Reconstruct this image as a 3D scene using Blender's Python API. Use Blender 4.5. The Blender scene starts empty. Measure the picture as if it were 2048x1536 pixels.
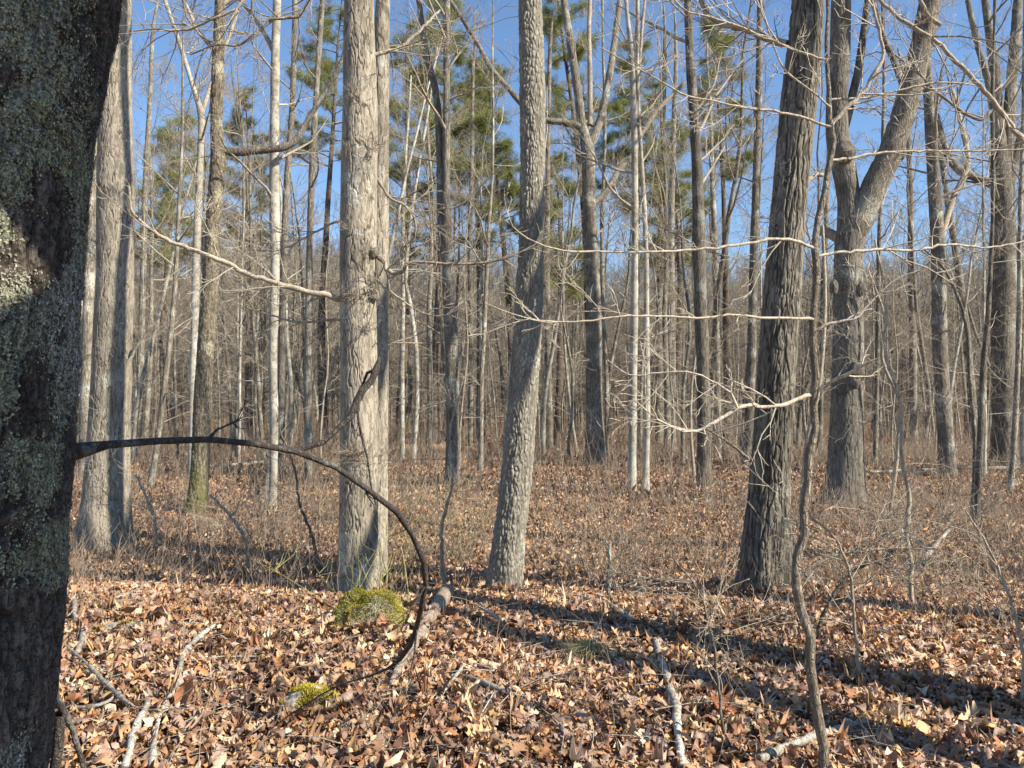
import bpy, math, random, time
import numpy as np
from mathutils import Vector
T0 = time.time()
SC = bpy.context.scene
R = math.radians
# ------------------------------------------------------------------ camera, sky, sun, exposure
CAM = np.array([0.0, 0.0, 1.6])
PITCH = R(2.3)
FPX = 1600.0            # focal length in photo pixels (2048 wide)
cd = bpy.data.cameras.new("camera"); cam = bpy.data.objects.new("camera", cd); SC.collection.objects.link(cam)
cd.sensor_width = 36; cd.lens = 36 * FPX / 2048; cd.clip_start = .05; cd.clip_end = 3000
cam.location = CAM; cam.rotation_euler = (R(90) + PITCH, 0, 0); SC.camera = cam
SUN_AZ, SUN_EL = R(116), R(37)
W = bpy.data.worlds.new("World"); SC.world = W; W.use_nodes = True
sk = W.node_tree.nodes.new('ShaderNodeTexSky'); sk.sky_type = 'NISHITA'; sk.sun_disc = False
sk.sun_elevation = SUN_EL; sk.sun_rotation = SUN_AZ; sk.air_density = 1.1; sk.dust_density = 0; sk.ozone_density = 5; sk.altitude = 300
W.node_tree.links.new(sk.outputs[0], W.node_tree.nodes['Background'].inputs[0])
W.node_tree.nodes['Background'].inputs[1].default_value = .10
sl = bpy.data.lights.new("sun", 'SUN'); sl.energy = 5.0; sl.angle = R(.53); sl.color = (1, .905, .75)
so = bpy.data.objects.new("sun", sl); SC.collection.objects.link(so)
SUNV = Vector((math.cos(SUN_EL) * math.sin(SUN_AZ), math.cos(SUN_EL) * math.cos(SUN_AZ), math.sin(SUN_EL)))
so.rotation_euler = SUNV.to_track_quat('Z', 'Y').to_euler(); so.location = SUNV * 40
SC.view_settings.view_transform = 'Standard'; SC.view_settings.look = 'None'
SC.view_settings.exposure = 1.0; SC.view_settings.gamma = 1
SC.cycles.max_bounces = 5; SC.cycles.diffuse_bounces = 1; SC.cycles.glossy_bounces = 2; SC.cycles.use_denoising = True

# ------------------------------------------------------------------ noise in numpy
def hsh(i, j, k, s=0):
    h = (i.astype(np.int64) * 374761393 + j.astype(np.int64) * 668265263 + k.astype(np.int64) * 2147483647 + s * 974634777) & 0xffffffff
    h = ((h ^ (h >> 13)) * 1274126177) & 0xffffffff
    h = ((h ^ (h >> 16)) * 2246822519) & 0xffffffff
    return ((h ^ (h >> 15)) & 0xffffff) / float(0xffffff)
def vnoise(x, y, z, s=0):
    i, j, k = np.floor(x), np.floor(y), np.floor(z); u, v, w = x - i, y - j, z - k
    u = u * u * (3 - 2 * u); v = v * v * (3 - 2 * v); w = w * w * (3 - 2 * w); r = 0
    for a in (0, 1):
        for b in (0, 1):
            for c in (0, 1):
                r = r + hsh(i + a, j + b, k + c, s) * (u if a else 1 - u) * (v if b else 1 - v) * (w if c else 1 - w)
    return r
def fbm(x, y, z, o=3, s=0):
    r = 0; a = .5; t = 0
    for q in range(o):
        r = r + a * vnoise(x * 2 ** q, y * 2 ** q, z * 2 ** q, s + q); t += a; a *= .5
    return r / t - .5
def worley(x, y, z, s=0):
    i, j, k = np.floor(x), np.floor(y), np.floor(z)
    f1 = np.full(x.shape, 9.); f2 = f1.copy(); cid = f1.copy()
    for a in (-1, 0, 1):
        for b in (-1, 0, 1):
            for c in (-1, 0, 1):
                ia, jb, kc = i + a, j + b, k + c
                d = (ia + hsh(ia, jb, kc, s) - x) ** 2 + (jb + hsh(ia, jb, kc, s + 1) - y) ** 2 + (kc + hsh(ia, jb, kc, s + 2) - z) ** 2
                n = d < f1; f2 = np.where(n, f1, np.minimum(f2, d)); cid = np.where(n, hsh(ia, jb, kc, s + 3), cid); f1 = np.minimum(f1, d)
    return np.sqrt(f1), np.sqrt(f2), cid
def sstep(a, b, x):
    t = np.clip((x - a) / (b - a), 0, 1); return t * t * (3 - 2 * t)

# ------------------------------------------------------------------ ground height, pixel helpers
def hfun(x, y):
    x = np.asarray(x, float); y = np.asarray(y, float)
    z0 = np.zeros_like(x + y)
    bank = .24 * (1 - sstep(5.3, 8.2, y + .35 * (vnoise(x * .6, y * .2, z0, 5) - .5) * 2))
    und = .10 * (vnoise(x / 1.7, y / 1.7, z0, 1) - .5) + .03 * (vnoise(x / .5, y / .5, z0, 2) - .5) + .5 * (vnoise(x / 11, y / 11, z0, 3) - .5) * sstep(14, 40, np.hypot(x, y))
    ang = x / np.maximum(y, 20)
    top = 48 - 11 * sstep(-.35, .25, ang) + 5 * (vnoise(x / 90, y / 300, z0, 4) - .5)
    hill = top * sstep(62, 270, y)
    return bank + und + hill
def ray(px, py):
    v = np.array([(px - 1024) / FPX, 1.0, -(py - 768) / FPX]); c, s = math.cos(PITCH), math.sin(PITCH)
    return np.array([v[0], v[1] * c - v[2] * s, v[1] * s + v[2] * c])
def at(px, py, Y):
    d = ray(px, py); return CAM + d * (Y / d[1])
def gp(px, py):
    d = ray(px, py); Y = np.concatenate([np.arange(1.2, 20, .01), np.arange(20, 200, .1)])
    P = CAM[:, None] + d[:, None] * (Y / d[1]); below = P[2] < hfun(P[0], P[1])
    k = int(np.argmax(below)) if below.any() else len(Y) - 1
    return P[:, k]

# ------------------------------------------------------------------ mesh collecting
class MB:
    def __init__(s): s.V = []; s.F = []; s.n = 0; s.tubes = []; s.A = {}
    def add(s, v, f, **attr):
        v = np.asarray(v, float).reshape(-1, 3); f = np.asarray(f, np.int64)
        if f.shape[1] == 3: f = np.concatenate([f, f[:, 2:3]], 1)
        s.V.append(v); s.F.append(f + s.n); s.n += len(v)
        for k, a in attr.items(): s.A.setdefault(k, []).append(np.asarray(a, float))
    def tube(s, pts, rad, sides=5): s.tubes.append((np.asarray(pts, float), np.asarray(rad, float), sides))
    def flush(s):
        g = {}
        for p, r, k in s.tubes: g.setdefault((len(p), k), []).append((p, r))
        s.tubes = []
        for (n, k), L in g.items():
            P = np.stack([a for a, _ in L]); Q = np.stack([b for _, b in L]); m = len(L)
            T = np.empty_like(P); T[:, 1:-1] = P[:, 2:] - P[:, :-2]; T[:, 0] = P[:, 1] - P[:, 0]; T[:, -1] = P[:, -1] - P[:, -2]
            T /= np.linalg.norm(T, axis=2, keepdims=True) + 1e-9
            ax = np.argmin(np.abs(T).max(1), axis=1); ref = np.eye(3)[ax][:, None, :]
            U = ref - T * (T * ref).sum(2, keepdims=True); U /= np.linalg.norm(U, axis=2, keepdims=True) + 1e-9
            Vv = np.cross(T, U); th = np.arange(k) * 2 * math.pi / k
            X = P[:, :, None, :] + Q[:, :, None, None] * (U[:, :, None, :] * np.cos(th)[None, None, :, None] + Vv[:, :, None, :] * np.sin(th)[None, None, :, None])
            a = np.arange(n - 1)[:, None] * k; b = np.arange(k)[None, :]; c = (b + 1) % k
            F = np.stack([a + b, a + c, a + k + c, a + k + b], -1).reshape(-1, 4)
            F = (F[None] + (np.arange(m) * n * k)[:, None, None]).reshape(-1, 4)
            s.add(X.reshape(-1, 3), F)
    def build(s, name, mat, parent=None, origin=None, smooth=True):
        s.flush()
        V = np.concatenate(s.V) if s.V else np.zeros((0, 3)); F = np.concatenate(s.F) if s.F else np.zeros((0, 4), int)
        if origin is not None: V = V - np.asarray(origin)
        me = bpy.data.meshes.new(name)
        tri = F[:, 2] == F[:, 3]; ln = np.where(tri, 3, 4); lv = F.reshape(-1)[np.stack([np.ones(len(F), bool)] * 3 + [~tri], 1).reshape(-1)]
        me.vertices.add(len(V)); me.vertices.foreach_set('co', V.astype(np.float32).reshape(-1))
        me.loops.add(len(lv)); me.loops.foreach_set('vertex_index', lv.astype(np.int32))
        me.polygons.add(len(F)); me.polygons.foreach_set('loop_start', np.concatenate([[0], np.cumsum(ln)[:-1]]).astype(np.int32))
        me.polygons.foreach_set('loop_total', ln.astype(np.int32))
        me.polygons.foreach_set('use_smooth', np.full(len(F), smooth))
        for k, L in s.A.items():
            a = np.concatenate(L)
            if a.ndim == 1:
                t = me.attributes.new(k, 'FLOAT', 'POINT'); t.data.foreach_set('value', a.astype(np.float32))
            else:
                t = me.attributes.new(k, 'FLOAT_COLOR', 'POINT'); t.data.foreach_set('color', np.concatenate([a, np.ones((len(a), 1))], 1).astype(np.float32).reshape(-1))
        me.update(calc_edges=True); me.materials.append(mat)
        o = bpy.data.objects.new(name, me); SC.collection.objects.link(o)
        if parent is not None: o.parent = parent
        elif origin is not None: o.location = origin
        return o
def tag(o, label=None, cat=None, group=None, kind=None):
    for k, v in (('label', label), ('category', cat), ('group', group), ('kind', kind)):
        if v: o[k] = v
    return o
def empty(name, loc):
    o = bpy.data.objects.new(name, None); SC.collection.objects.link(o); o.location = loc; o.empty_display_size = .2; return o
def dup(root, loc, rz, sc, label=None, group=None):
    r = root.copy(); SC.collection.objects.link(r); r.location = loc; r.rotation_euler = (0, 0, rz); r.scale = (sc, sc, sc)
    if label: r['label'] = label
    if group: r['group'] = group
    for ch in list(root.children):
        c = ch.copy(); SC.collection.objects.link(c); c.parent = r
    return r

# ------------------------------------------------------------------ materials
def newmat(name):
    m = bpy.data.materials.new(name); m.use_nodes = True; nt = m.node_tree; return m, nt, nt.nodes['Principled BSDF']
class NG:
    def __init__(s, nt): s.nt = nt
    def n(s, t, ins=None, **kw):
        x = s.nt.nodes.new(t)
        for k, v in kw.items(): setattr(x, k, v)
        for k, v in (ins or {}).items():
            if isinstance(v, bpy.types.NodeSocket): s.nt.links.new(v, x.inputs[k])
            else: x.inputs[k].default_value = v
        return x
    def math(s, op, a, b=0.0, clamp=False): return s.n('ShaderNodeMath', {0: a, 1: b}, operation=op, use_clamp=clamp).outputs[0]
    def mix(s, f, a, b, bt='MIX'):
        x = s.nt.nodes.new('ShaderNodeMix'); x.data_type = 'RGBA'; x.blend_type = bt
        for i, v in ((0, f), (6, a), (7, b)):
            if isinstance(v, bpy.types.NodeSocket): s.nt.links.new(v, x.inputs[i])
            elif i: x.inputs[i].default_value = (*v, 1)
            else: x.inputs[i].default_value = v
        return x.outputs[2]
    def ramp(s, f, lo, hi): return s.n('ShaderNodeMapRange', {0: f, 1: lo, 2: hi}, interpolation_type='SMOOTHSTEP').outputs[0]
def bark(name, light, dark, scale=26, zs=.22, lichen=(.42, .45, .38), lich=.35, attr=False, moss=0, bump=.5, vary=.25, crevdark=.8, lattr=False):
    m, nt, P = newmat(name); g = NG(nt)
    tc = g.n('ShaderNodeTexCoord').outputs['Object']; oi = g.n('ShaderNodeObjectInfo').outputs['Random']
    off = g.n('ShaderNodeVectorMath', {0: tc, 1: g.n('ShaderNodeCombineXYZ', {0: g.math('MULTIPLY', oi, 17.), 1: 0., 2: g.math('MULTIPLY', oi, 31.)}).outputs[0]}, operation='ADD').outputs[0]
    mp = g.n('ShaderNodeMapping', {0: off, 3: (1, 1, zs)}).outputs[0]
    n1 = g.n('ShaderNodeTexNoise', {0: mp, 'Scale': scale, 'Detail': 5., 'Roughness': .65}).outputs[0]
    n2 = g.n('ShaderNodeTexNoise', {0: off, 'Scale': 2.3, 'Detail': 4., 'Roughness': .6}).outputs[0]
    n3 = g.n('ShaderNodeTexNoise', {0: off, 'Scale': 38., 'Detail': 3., 'Roughness': .7}).outputs[0]
    if attr:
        cv = g.n('ShaderNodeAttribute', attribute_name='crev').outputs['Fac']
        f = g.math('MAXIMUM', g.math('MULTIPLY', cv, crevdark), g.math('MULTIPLY', g.ramp(n1, .58, .36), .6))
    else:
        vo = g.n('ShaderNodeTexVoronoi', {0: mp, 'Scale': scale * 1.2}, feature='DISTANCE_TO_EDGE').outputs[0]
        f = g.math('MAXIMUM', g.math('MULTIPLY', g.ramp(vo, .16, .0), crevdark), g.ramp(n1, .60, .36))
    col = g.mix(f, light, dark)
    lf = g.math('MULTIPLY', g.ramp(g.math('ADD', n2, g.math('MULTIPLY', n3, .55)), .98 - .35 * lich, 1.03 - .35 * lich), .8)
    if lich: col = g.mix(lf, col, lichen)
    col = g.mix(g.math('MULTIPLY', g.ramp(g.n('ShaderNodeTexNoise', {0: off, 'Scale': 1.1, 'Detail': 6., 'Roughness': .6}).outputs[0], .46, .66), .45), col, dark)
    if lattr:
        la = g.n('ShaderNodeAttribute', attribute_name='lich').outputs['Fac']; n4 = g.n('ShaderNodeTexNoise', {0: off, 'Scale': 130., 'Detail': 4., 'Roughness': .8}).outputs[0]
        lc = g.mix(g.ramp(n2, .40, .60), (.37, .38, .25), (.50, .48, .41)); lc = g.mix(g.ramp(n4, .42, .60), (.10, .10, .075), lc)
        col = g.mix(g.math('MULTIPLY', g.ramp(n4, .55, .40), .75), col, dark)
        col = g.mix(g.ramp(g.math('ADD', la, g.math('MULTIPLY', g.math('SUBTRACT', n4, .5), 1.6)), .42, .62), col, lc)
    if moss:
        sp = g.n('ShaderNodeSeparateXYZ', {0: tc}).outputs[2]
        mf = g.math('MULTIPLY', g.ramp(g.math('ADD', g.math('MULTIPLY', sp, -.35), g.math('ADD', n2, n3)), .72 - .12 * moss, 1.0), .85)
        col = g.mix(mf, col, (.13, .13, .03))
    hv = g.n('ShaderNodeHueSaturation', {'Value': g.math('ADD', 1 - vary / 2, g.math('MULTIPLY', oi, vary)), 'Color': col}).outputs[0]
    nt.links.new(hv, P.inputs['Base Color']); P.inputs['Roughness'].default_value = .88; P.inputs['Specular IOR Level'].default_value = .25
    h = g.math('ADD', g.math('MULTIPLY', g.math('SUBTRACT', 1., f), 1.), g.math('MULTIPLY', n3, .6))
    if lattr: h = g.math('ADD', h, g.math('MULTIPLY', g.n('ShaderNodeTexNoise', {0: mp, 'Scale': 210., 'Detail': 4., 'Roughness': .75}).outputs[0], 1.3))
    b = g.n('ShaderNodeBump', {'Height': h, 'Strength': bump, 'Distance': .012}).outputs[0]; nt.links.new(b, P.inputs['Normal'])
    return m
M = {}
M['tan'] = bark('bark_pale_tan', (.39, .345, .27), (.075, .063, .048), 30, .25, (.47, .47, .41), .25, True, crevdark=.95)
M['grey'] = bark('bark_grey_ridged', (.33, .305, .245), (.065, .058, .045), 30, .3, (.42, .42, .36), .25, True)
M['oak'] = bark('bark_dark_oak', (.245, .22, .175), (.025, .021, .017), 30, .25, (.40, .39, .33), .15, True, crevdark=.9)
M['fork'] = bark('bark_forked', (.19, .172, .14), (.05, .043, .035), 30, .2, (.33, .32, .27), .2, True)
M['fore'] = bark('bark_foreground', (.25, .21, .175), (.03, .024, .019), 60, .35, (.24, .26, .20), .15, True, bump=.9, lattr=True)
M['mossy'] = bark('bark_mossy', (.27, .23, .165), (.055, .046, .033), 30, .3, (.38, .35, .25), .35, False, .8)
M['mid'] = bark('bark_mid', (.33, .295, .235), (.10, .085, .066), 24, .18, (.42, .42, .36), .4, False, 0, .8, .5)
M['midd'] = bark('bark_mid_dark', (.26, .23, .185), (.08, .068, .055), 24, .18, (.36, .37, .32), .35, False, 0, .8, .4)
M['smooth'] = bark('bark_smooth_pale', (.38, .35, .285), (.19, .172, .14), 11, .8, (.46, .45, .39), .6, False, 0, .3, .3, .2)
M['far'] = bark('bark_far', (.25, .215, .17), (.11, .092, .072), 8, .2, (.48, .46, .40), .3, False, 0, .3, .3)
M['twig'] = bark('bark_twig', (.40, .345, .265), (.21, .175, .13), 40, .5, (.45, .44, .38), .3, False, 0, .3, .4, .3)
M['twig_sunlit'] = bark('bark_twig_sunlit', (.52, .46, .36), (.30, .25, .19), 60, .5, (.55, .52, .44), .3, False, 0, .3, .15, .4)  # brighter copy of the twig bark, sunlight on branches put into the colour
M['sap'] = bark('bark_sapling', (.40, .34, .255), (.15, .12, .09), 60, .3, (.40, .37, .31), .3, False, 0, .8, .1, .85)
M['vine'] = bark('bark_vine', (.115, .10, .09), (.045, .037, .033), 90, .4, (.20, .20, .18), .45, False, 0, .6, .1)
M['pine_bark'] = bark('bark_pine', (.20, .155, .12), (.07, .055, .045), 20, .3, (.3, .3, .25), .1, False, 0, .8, .4)
M['deadwood'] = bark('dead_wood', (.46, .42, .35), (.20, .165, .125), 50, 1., (.52, .52, .47), .5, False, 0, .5, .2, .5)
M['rot'] = bark('rotten_wood', (.50, .42, .33), (.24, .18, .13), 45, .6, (.45, .42, .36), .3, False, 0, .8, .2, .6)
M['orange'] = bark('bare_log_wood', (.40, .27, .16), (.20, .13, .08), 30, 1., (.42, .33, .22), .2, False, 0, .5, .2, .4)

def attrmat(name, rough=.75, spec=.2, trans=0, vein=True, noise=40, amt=.35):
    m, nt, P = newmat(name); g = NG(nt)
    c = g.n('ShaderNodeAttribute', attribute_name='col').outputs['Color']
    n = g.n('ShaderNodeTexNoise', {'Vector': g.n('ShaderNodeTexCoord').outputs['Object'], 'Scale': float(noise), 'Detail': 3.}).outputs[0]
    c2 = g.n('ShaderNodeHueSaturation', {'Value': g.math('ADD', 1 - amt / 2, g.math('MULTIPLY', n, amt)), 'Color': c}).outputs[0]
    nt.links.new(c2, P.inputs['Base Color']); P.inputs['Roughness'].default_value = rough; P.inputs['Specular IOR Level'].default_value = spec
    if trans:
        t = g.n('ShaderNodeBsdfTranslucent', {'Color': c2}).outputs[0]
        x = g.n('ShaderNodeMixShader', {0: trans, 1: P.outputs[0], 2: t}).outputs[0]
        nt.links.new(x, nt.nodes['Material Output'].inputs[0])
    return m
M['leaf'] = attrmat('dead_leaves', .6, .35, .12, noise=60, amt=.7)
M['needle'] = attrmat('pine_needles', .6, .3, .15, amt=.2)
M['moss'] = attrmat('moss', .95, .05, .1, amt=.6)
M['grass'] = attrmat('grass', .7, .2, .2)
M['lichen'] = attrmat('lichen', .95, .05, 0, noise=150, amt=.6)
M['brush'] = attrmat('brush', .85, .15, 0, amt=.5)
m, nt, P = newmat('forest_soil'); g = NG(nt); tc = g.n('ShaderNodeTexCoord').outputs['Object']
n1 = g.n('ShaderNodeTexNoise', {'Vector': tc, 'Scale': 14., 'Detail': 8., 'Roughness': .8}).outputs[0]
vo = g.n('ShaderNodeTexVoronoi', {'Vector': tc, 'Scale': 9.}).outputs['Color']
sx = g.n('ShaderNodeSeparateXYZ', {0: tc}).outputs
c = g.mix(g.ramp(n1, .3, .7), (.10, .055, .032), (.33, .20, .12)); c = g.mix(g.math('MULTIPLY', g.n('ShaderNodeSeparateXYZ', {0: vo}).outputs[0], .5), c, (.40, .27, .17))
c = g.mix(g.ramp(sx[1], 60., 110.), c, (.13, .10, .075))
nt.links.new(c, P.inputs['Base Color']); P.inputs['Roughness'].default_value = .95; P.inputs['Specular IOR Level'].default_value = .1
nt.links.new(g.n('ShaderNodeBump', {'Height': n1, 'Strength': 1., 'Distance': .06}).outputs[0], P.inputs['Normal']); M['soil'] = m
m, nt, P = newmat('grey_rock'); g = NG(nt); tc = g.n('ShaderNodeTexCoord').outputs['Object']
n1 = g.n('ShaderNodeTexNoise', {'Vector': tc, 'Scale': 22., 'Detail': 8., 'Roughness': .7}).outputs[0]
n2 = g.n('ShaderNodeTexNoise', {'Vector': tc, 'Scale': 5., 'Detail': 4.}).outputs[0]
c = g.mix(g.ramp(n1, .35, .65), (.20, .18, .14), (.46, .42, .33)); c = g.mix(g.ramp(n2, .52, .6), c, (.24, .22, .09))
nt.links.new(c, P.inputs['Base Color']); P.inputs['Roughness'].default_value = .9
nt.links.new(g.n('ShaderNodeBump', {'Height': n1, 'Strength': .8, 'Distance': .02}).outputs[0], P.inputs['Normal']); M['rock'] = m

# ------------------------------------------------------------------ ground sheet
def axis(a, near, far, n1, n2):
    return
ys = np.concatenate([-np.geomspace(400, 2, 14), np.linspace(-1.8, 1.5, 24), np.arange(1.58, 16, .08), np.geomspace(16, 900, 110)])
xs = np.concatenate([-np.geomspace(900, 9, 50), np.arange(-8.9, 8.9, .1), np.geomspace(9, 900, 50)])
X, Y = np.meshgrid(xs, ys); Z = hfun(X, Y) - .012
nx, ny = len(xs), len(ys); ii = (np.arange(ny - 1)[:, None] * nx + np.arange(nx - 1)[None]).reshape(-1)
b = MB(); b.add(np.stack([X, Y, Z], -1).reshape(-1, 3), np.stack([ii, ii + 1, ii + nx + 1, ii + nx], -1))
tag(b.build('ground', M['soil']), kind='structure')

# ------------------------------------------------------------------ branching
def unit(v):
    return v / (math.sqrt(v[0] * v[0] + v[1] * v[1] + v[2] * v[2]) + 1e-9)
def grow(mb, p, d, L, r, lvl, rng, nch=(8, 6, 4), up=.06, rmin=.003, wob=.16, tip=.3, sides=None, ang=(.45, 1.0), start=.2, stepk=None):
    n = stepk or (6 if L > 1.5 else 5 if L > .6 else 4)
    p = np.array(p, float); d = unit(np.array(d, float)); pts = [p]; st = L / n; w = wob
    for i in range(n):
        d = unit(d + np.array([rng.gauss(0, w), rng.gauss(0, w), rng.gauss(0, w * .8) + up])); p = p + d * st; pts.append(p)
    rad = np.linspace(r, max(r * tip, rmin * .6), n + 1); mb.tube(pts, rad, sides or (5 if r > .02 else 3))
    if not nch: return
    for k in range(nch[0]):
        t = start + (1 - start) * (k + rng.random()) / nch[0]; f = t * n; i = min(int(f), n - 1); q = pts[i] + (pts[i + 1] - pts[i]) * (f - i)
        dd = unit(pts[i + 1] - pts[i]); a = rng.uniform(*ang); ax = unit(np.cross(dd, [rng.gauss(0, 1), rng.gauss(0, 1), rng.gauss(0, 1)]))
        nd = dd * math.cos(a) + ax * math.sin(a); rr = max(rmin, np.interp(f, range(n + 1), rad) * rng.uniform(.4, .65))
        grow(mb, q, nd, L * rng.uniform(.35, .62) * (1.15 - .5 * t), rr, lvl + 1, rng, nch[1:], up, rmin, wob * 1.1, tip, None, ang, start)

def resample(P, Rr, step):
    P = np.asarray(P, float); Rr = np.asarray(Rr, float); n = len(P)
    seg = np.linalg.norm(P[1:] - P[:-1], axis=1); s = np.concatenate([[0], np.cumsum(seg)]); m = max(3, int(s[-1] / step) + 1)
    t = np.linspace(0, s[-1], m); k = np.clip(np.searchsorted(s, t, 'right') - 1, 0, n - 2); u = ((t - s[k]) / seg[k])[:, None]
    tn = np.empty_like(P); tn[1:-1] = (P[2:] - P[:-2]) / (s[2:] - s[:-2])[:, None]; tn[0] = (P[1] - P[0]) / seg[0]; tn[-1] = (P[-1] - P[-2]) / seg[-1]
    h = seg[k][:, None]; a, c = P[k], P[k + 1]; ta, tb = tn[k] * h, tn[k + 1] * h
    Q = (2 * u**3 - 3 * u**2 + 1) * a + (u**3 - 2 * u**2 + u) * ta + (-2 * u**3 + 3 * u**2) * c + (u**3 - u**2) * tb
    return Q, np.interp(t, s, Rr), t

def crack(x, y, s, a, b, w, seed):
    n = fbm(x / a, y / a, s / b, 3, seed); return 1 - sstep(0, w, np.abs(n))
def barkdisp(kind, x, y, s, seed):
    wx = fbm(x * 14, y * 14, s * 7, 2, seed) * .05; wy = fbm(x * 14, y * 14, s * 7, 2, seed + 9) * .05
    X, Y, S = x + wx, y + wy, s + wx
    fine = fbm(x / .011, y / .011, s / .03, 2, seed + 3)
    if kind == 'tan':
        c1 = crack(X, Y, S, .060, .34, .036, seed); c2 = crack(X, Y, S, .026, .13, .04, seed + 5) * .7; cr = np.maximum(c1, c2)
        patch = fbm(x / .10, y / .10, s / .22, 2, seed + 30); return .0065 * (-cr + .4 * fine + .7 * patch), cr
    if kind == 'oak':
        c1 = crack(X, Y, S, .042, .32, .12, seed); c2 = crack(X, Y, S, .034, .16, .07, seed + 5) * .7; cr = np.maximum(c1, c2); return .012 * (-cr + .3 * fine), cr
    if kind == 'fork':
        c1 = crack(X, Y, S, .050, .30, .07, seed); cr = c1; return .007 * (-cr + .4 * fine), cr
    if kind == 'grey':
        f1, f2, cid = worley(X / .031, Y / .031, S / .062, seed); c1 = 1 - sstep(0, .35, f2 - f1); c2 = crack(X, Y, S, .05, .25, .09, seed + 5)
        cr = np.maximum(c1 * .8, c2); return .010 * (-cr + .45 * (cid - .5) + .35 * fine), cr
    c1 = crack(X, Y, S, .034, .12, .08, seed); c2 = crack(X, Y, S, .013, .035, .08, seed + 5) * .6; cr = np.maximum(c1, c2)
    return .013 * (-cr + .6 * fine + .8 * fbm(x / .05, y / .05, s / .08, 2, seed + 30)), cr
def trunk(pts, rad, kind, dv, sides, seed=1, flare=.5, fh=.3, cap=False):
    """one trunk surface with real bark relief; returns arrays"""
    P, Rr, s = resample(pts, rad, dv); n = len(P)
    T = np.gradient(P, axis=0); T /= np.linalg.norm(T, axis=1, keepdims=True)
    ref = np.array([1., 0, 0]) if np.abs(T[:, 0]).max() < .8 else np.array([0, 1., 0])
    U = ref - T * (T @ ref)[:, None]; U /= np.linalg.norm(U, axis=1, keepdims=True); Vv = np.cross(T, U)
    th = np.arange(sides) * 2 * math.pi / sides
    R0 = np.interp(s, [0, s[-1]], [Rr[0], Rr[-1]]); S = s[:, None] + 0 * th; TH = th[None] + 0 * s[:, None]
    xx, yy = R0[:, None] * np.cos(TH), R0[:, None] * np.sin(TH)
    if kind: d, crev = barkdisp(kind, xx, yy, S, seed)
    else: d = fbm(xx * 6, yy * 6, S * 3, 3, seed) * .02; crev = 0 * d
    lump = fbm(xx * 2.2, yy * 2.2, S * 1.1, 2, seed + 20) * .16
    fl = flare * np.exp(-np.maximum(S - .25, 0) / fh) * (.55 + .45 * np.cos(4 * TH + seed) * .6 + .3 * np.cos(3 * TH + seed * 2.3))
    RR = Rr[:, None] * (1 + lump + fl) + d
    X = P[:, None, :] + RR[..., None] * (U[:, None, :] * np.cos(TH)[..., None] + Vv[:, None, :] * np.sin(TH)[..., None])
    a = np.arange(n - 1)[:, None] * sides; b = np.arange(sides)[None]; c = (b + 1) % sides
    F = np.stack([a + b, a + c, a + sides + c, a + sides + b], -1).reshape(-1, 4)
    return X.reshape(-1, 3), F, crev.reshape(-1), (P, Rr)

def pxpath(L, Y, sink=.25, dY=0):
    """list of (px, py, width) in the photo at distance Y -> real points and radii; first point pushed below ground"""
    n = len(L); pts = []; rad = []
    for i, (x, y, w) in enumerate(L):
        yy = Y + dY * i / max(1, n - 1); p = at(x, y, yy); pts.append(p); rad.append(w / 2 / FPX * yy / math.hypot(1, (x - 1024) / FPX) * .98)
    if sink:
        d = pts[0] - pts[1]; d = d / np.linalg.norm(d); pts.insert(0, pts[0] + d * sink); rad.insert(0, rad[0] * 1.05)
    return pts, rad

def extend(pts, rad, H, rng, endr=.03):
    """continue a trunk above the frame up to height H"""
    d = unit(pts[-1] - pts[-2]); p = pts[-1]; n = max(1, int((H - p[2]) / 1.3)); r0 = rad[-1]
    P2, R2 = list(pts), list(rad)
    for i in range(n):
        d = unit(d * np.array([.75, .75, 1]) + np.array([rng.gauss(0, .06), rng.gauss(0, .06), .25])); p = p + d * 1.3
        P2.append(p); R2.append(r0 + (endr - r0) * ((i + 1) / n) ** .9)
    return P2, R2

def crown(mb, pts, rad, h0, H, rng, n, Lmax=4.0, nch=(7, 5, 3), up=.07, rmin=.004, hfrac=.4):
    z = np.array([p[2] for p in pts]); P = np.array(pts); o = np.argsort(z)
    for k in range(n):
        t = (k + rng.random()) / n; h = h0 + (H - h0) * t
        if h > z.max() - .1: h = z.max() - .15
        q = np.array([np.interp(h, z[o], P[o, j]) for j in range(3)]); r = float(np.interp(h, z[o], np.array(rad)[o]))
        a = rng.uniform(0, 6.283); el = rng.uniform(.15, .9); L = Lmax * (1 - .65 * t) * rng.uniform(.55, 1.1)
        grow(mb, q, (math.cos(a) * math.cos(el), math.sin(a) * math.cos(el), math.sin(el)), L, min(r * .5, .018 * L + .004), 1, rng, nch, up, rmin)

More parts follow.
